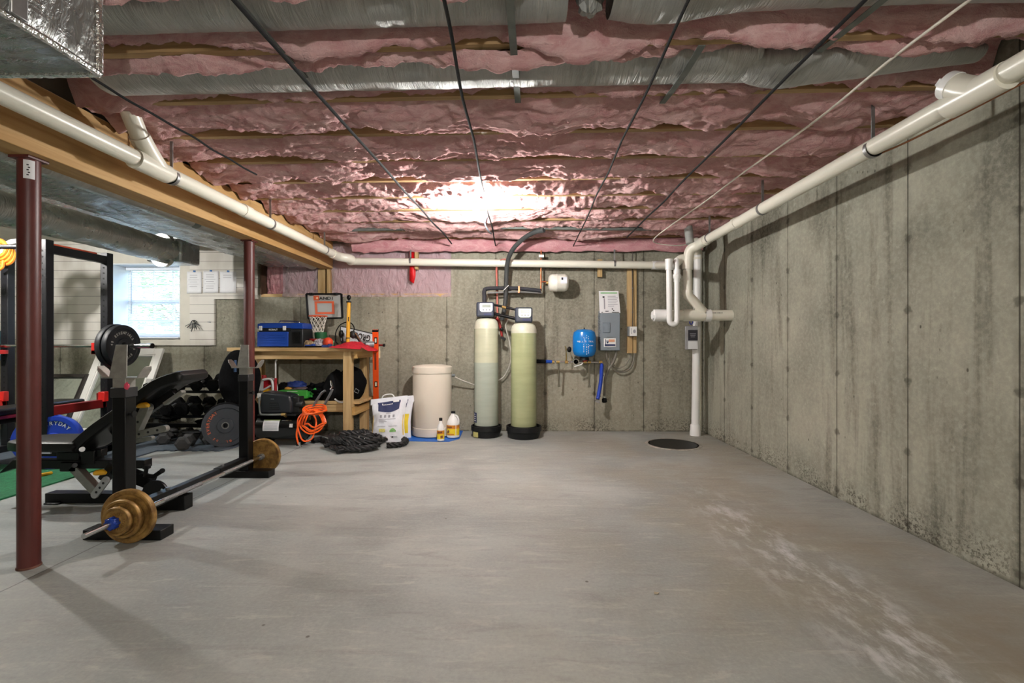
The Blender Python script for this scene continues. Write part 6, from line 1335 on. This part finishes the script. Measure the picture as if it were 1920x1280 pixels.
pxs = [285, 314, 343, 373, 403, 430]; nums = ['leftmost','second from the left','third from the left','fourth from the left','fifth from the left','rightmost']
d0 = None
for i, px in enumerate(pxs):
    rh = (.048,.055,.062,.066,.072,.06)[i]
    lb = 'black dumbbell on the top tier of the rack, %s' % nums[i]
    t = dumbbell(rh, .075, .11, lb, 'black dumbbells on the rack'); t.rotation_euler = (.30, 0, .06*(i-2)); t.location = (at(px,715,DRY).x, DRY+.04, .545+.025+rh*.9)
for i, px in enumerate([322, 352, 380, 405]):
    rh = (.070,.078,.074,.064)[i]
    t = dumbbell(rh, .08, .12, 'black dumbbell on the lower tier of the rack, %s' % nums[i] if i < 3 else 'black dumbbell on the lower tier of the rack, rightmost', 'black dumbbells on the rack'); t.rotation_euler = (.28, 0, .07*(1-i)); t.location = (at(px,762,DRY-.1).x, DRY-.09, .285+.025+rh*.9)
rub = M('grey_black_rubber', (54,54,54), .7, 0, .12, 20, .1, 60)
for px, py, rh, rz, lb in ((296,836,.066,.5,'square-on hex dumbbell at the left of the floor group'), (322,828,.064,1.1,'hex dumbbell partly hidden in the middle of the floor group'), (336,846,.074,.35,'nearest hex dumbbell on the edge of the foam mat'), (349,824,.052,.9,'small hex dumbbell at the back of the floor group'), (377,836,.062,.75,'hex dumbbell with a shiny handle left of the orange lettered plate')):
    t = dumbbell(rh, .075, .11, lb, 'hex dumbbells on the foam mat', rub); p = fl(px, py); t.rotation_euler = (0, 0, rz); t.location = (p.x, p.y+.10, .013+rh*.87)
m = MB(); c = at(316,780,DRY-.12); m.blob(c, (.13,.06,.055), 22, 14, .5, 3, 3); m.tube(cr([c+V((.05,-.02,.02)), at(330,783,DRY-.14), at(336,782,DRY-.14)], 4), .014, 8)
S(m, 'strap_pile', blk_matte, 'black handles and straps piled under the lower dumbbell tier', 'attachments', c, ang=60)
m = MB(); m.blob(at(388,790,DRY-.05), (.13,.07,.035), 20, 12, .2, 2, 8); S(m, 'black_pad', blk_cloth, 'flat black pad lying on the low bar of the dumbbell rack', 'pad', at(388,795,DRY-.05))
# ================================================================ mirrors leaning on the wall
mir = NT('mirror_glass'); mir.base(L(206,212,210)); mir.set(Metallic=1.0, Roughness=.03); mirror = mir.mat
def leaning_frame(name, label, x0, x1, yb_, yt, zt_, fw, matf, cat, inner=None, th=.035):
    t = T(name, label, cat, ((x0+x1)/2, yb_, 0)); o = V((x0, yb_, .015)); u = V((1,0,0)); v = (V((0, yt-yb_, zt_-.015))); Lh = v.length; v.normalize(); w = u.cross(v)  # towards the camera
    W = x1-x0
    def rect(a0, a1, b0, b1, d0, d1, m): m.prism([(a0,b0),(a1,b0),(a1,b1),(a0,b1)], o+w*d0, u, v, w*(d1-d0))
    m = MB(); rect(0, fw, 0, Lh, 0, th, m); rect(W-fw, W, 0, Lh, 0, th, m); rect(fw, W-fw, 0, fw, 0, th, m); rect(fw, W-fw, Lh-fw, Lh, 0, th, m); B(m, 'frame', matf, t, .004)
    m = MB(); b = fw*.72; s = .012
    for a0, a1, b0, b1 in ((b,b+s,b,Lh-b),(W-b-s,W-b,b,Lh-b),(b,W-b,b,b+s),(b,W-b,Lh-b-s,Lh-b)): rect(a0, a1, b0, b1, th, th+.006, m)
    B(m, 'frame_bead', matf, t)
    m = MB(); rect(fw*.9, W-fw*.9, fw*.9, Lh-fw*.9, .008, .014, m); B(m, 'glass', mirror, t, ang=0)
    return t
tR = at(312,655,5.72)
leaning_frame('leaning_mirror', 'large white framed mirror leaning on the wall below the window', tR.x-.80, tR.x, 5.25, 5.70, tR.z, .10, M('white_frame_paint', (224,222,216), .45, 0, .03, 6), 'mirror')
tL = at(92,703,5.5); tR2 = at(176,703,5.5)
leaning_frame('leaning_mirror', 'dark framed mirror leaning on the wall left of the white one', tL.x-.02, -5.13, 5.22, 5.55, tL.z, .045, M('dark_frame_paint', (40,34,30), .5), 'mirror')
# ================================================================ papers and keys on the board wall
tape_b = M('blue_tape', (36,92,150), .6)
for i, (pa, pb, pt_, pb2) in enumerate(((350.5,378.5,509,550), (381,410,508,549), (412.5,443,509,549))):
    p = T('paper_sheet', ('first taped paper sheet, next to the window','middle taped paper sheet on the white board wall','third taped paper sheet, nearest the back maroon post')[i], 'paper', at((pa+pb)/2,pt_,yb0), 'taped paper sheets')
    a, b = at(pa, pb2, yb0-.006), at(pb, pt_, yb0-.004)
    m = MB(); m.grid(lambda u, v: V((a.x+(b.x-a.x)*u, yb0-.004-.012*(1-v)**2*(.4+u*.6), a.z+(b.z-a.z)*v)), 6, 8); B(m, 'sheet', paper, p, ang=60).modifiers.new('Solidify', 'SOLIDIFY').thickness = .0012
    m = MB(); cx = (a.x+b.x)/2; m.obox((cx, yb0-.006, b.z+.004), (.03,.002,.022), Matrix.Rotation(.1,3,'Y')); B(m, 'tape_piece', tape_b, p)
    m = MB()
    for k in range((6,7,2)[i]): 
        zz = b.z-.045-.028*k; yy = yb0-.0062-.012*((b.z-zz)/(b.z-a.z))**2
        m.obox((cx-.01, yy, zz), ((b.x-a.x)*(.7 if k in (2,4) else .5),.0012,.003 if k in (2,4) else .005))
    B(m, 'print_lines', grey_ink, p)
ky = T('key_bunch', 'bunch of dark and silver keys hung on the white board by the window', 'keys', at(365,605,yb0))
c = at(364, 604, yb0-.012)
m = MB(); m.tube([c+V((.03*math.cos(2*PI*k/20), -.004, .018*math.sin(2*PI*k/20)+.005)) for k in range(20)], .005, 8, closed=True); m.cyl(c+V((0,.012,.01)), c+V((0,-.012,.012)), .005, n=8); B(m, 'ring', black_ink, ky)
random.seed(9)
for k in range(8):
    a = -PI/2+(-1.05+k*.30); l = random.uniform(.07,.12); d = V((math.cos(a), -.10, math.sin(a)))
    m = MB(); s = c+V((.02*math.cos(a), -.010-.003*(k % 3), -.004)); m.bar(s, s+d*l, .010, .003, (0,1,0)); m.lathe([(.0,0),(.012,0),(.012,.003),(.0,.003)], s+d*.012, (0,1,0), 12); B(m, 'key', black_ink if k % 2 else chrome, ky)
m = MB(); c = at(392,604,yb0-.003); m.obox(c, (.045,.003,.008), Matrix.Rotation(.15,3,'Y')); m.obox(c+V((.01,0,.012)), (.03,.003,.004)); S(m, 'wall_hook', grey_metal, 'small grey hook on the white board right of the keys', 'hook', c)
# big black rounded bag behind far stand
c = at(452, 700, 5.02)
hb_ = T('punch_shield', 'big rounded black padded bag standing between the far stand and the bench', 'bag', (c.x, 5.02, .02))
m = MB(); m.blob((at(450,700,5.02).x, 5.02, .70), (.225,.09,.31), 34, 22, .06, 1.5, 3); m.blob((at(455,790,5.02).x, 5.04, .27), (.19,.09,.26), 24, 16, .08, 1.5, 5); B(m, 'body', blk_cloth, hb_)
m = MB(); m.tube([at(441,675,4.90), at(441,697,4.90)], .014, 10); B(m, 'blue_stripe', M('dark_blue_strip', (44,74,110), .5), hb_)
m = MB(); c = fl(1231,1113); m.add([c+V(p) for p in ((-.012,-.004,.003),(.002,-.008,.004),(.012,.002,.006),(.004,.009,.003),(-.008,.006,.007))], [(0,1,2,3,4)]); S(m, 'dry_leaf', M('dry_leaf_tan', (170,156,132), .8), 'tiny pale dry scrap lying on the open floor', 'scrap', c, ang=0).modifiers.new('Solidify','SOLIDIFY').thickness = .002
m = MB(); m.tube(cr([(RX+.07,1.4,2.10),(RX+.07,1.9,2.095),(RX+.06,2.15,2.09),(RX+.05,2.4,2.09),(RX+.03,2.6,2.10)], 6), .005, 8); S(m, 'wall_cable', M('rust_orange_cable', (150,98,64), .6), 'rusty orange cable running beside the right wall drain pipe', 'cable', (RX+.06,2.15,2.09))
# ================================================================ camera, world, exposure
cam = bpy.data.cameras.new('camera'); cam.sensor_width = 36; cam.lens = F/1920*36; cam.clip_start = .05
co_ = bpy.data.objects.new('camera', cam); C.objects.link(co_); co_.location = (0,0,H); co_.rotation_euler = (PI/2, 0, TH)
sc = bpy.context.scene; sc.camera = co_
w = bpy.data.worlds.new('world'); sc.world = w; w.use_nodes = True; nt = w.node_tree; bg = nt.nodes['Background']
sky = nt.nodes.new('ShaderNodeTexSky'); sky.sky_type = 'NISHITA'; sky.sun_elevation = math.radians(42); sky.sun_rotation = math.radians(200); sky.sun_disc = False
nt.links.new(sky.outputs[0], bg.inputs[0]); bg.inputs[1].default_value = SKY
sc.view_settings.view_transform = 'Standard'; sc.view_settings.look = 'None'; sc.view_settings.gamma = 1; sc.view_settings.exposure = EXPO
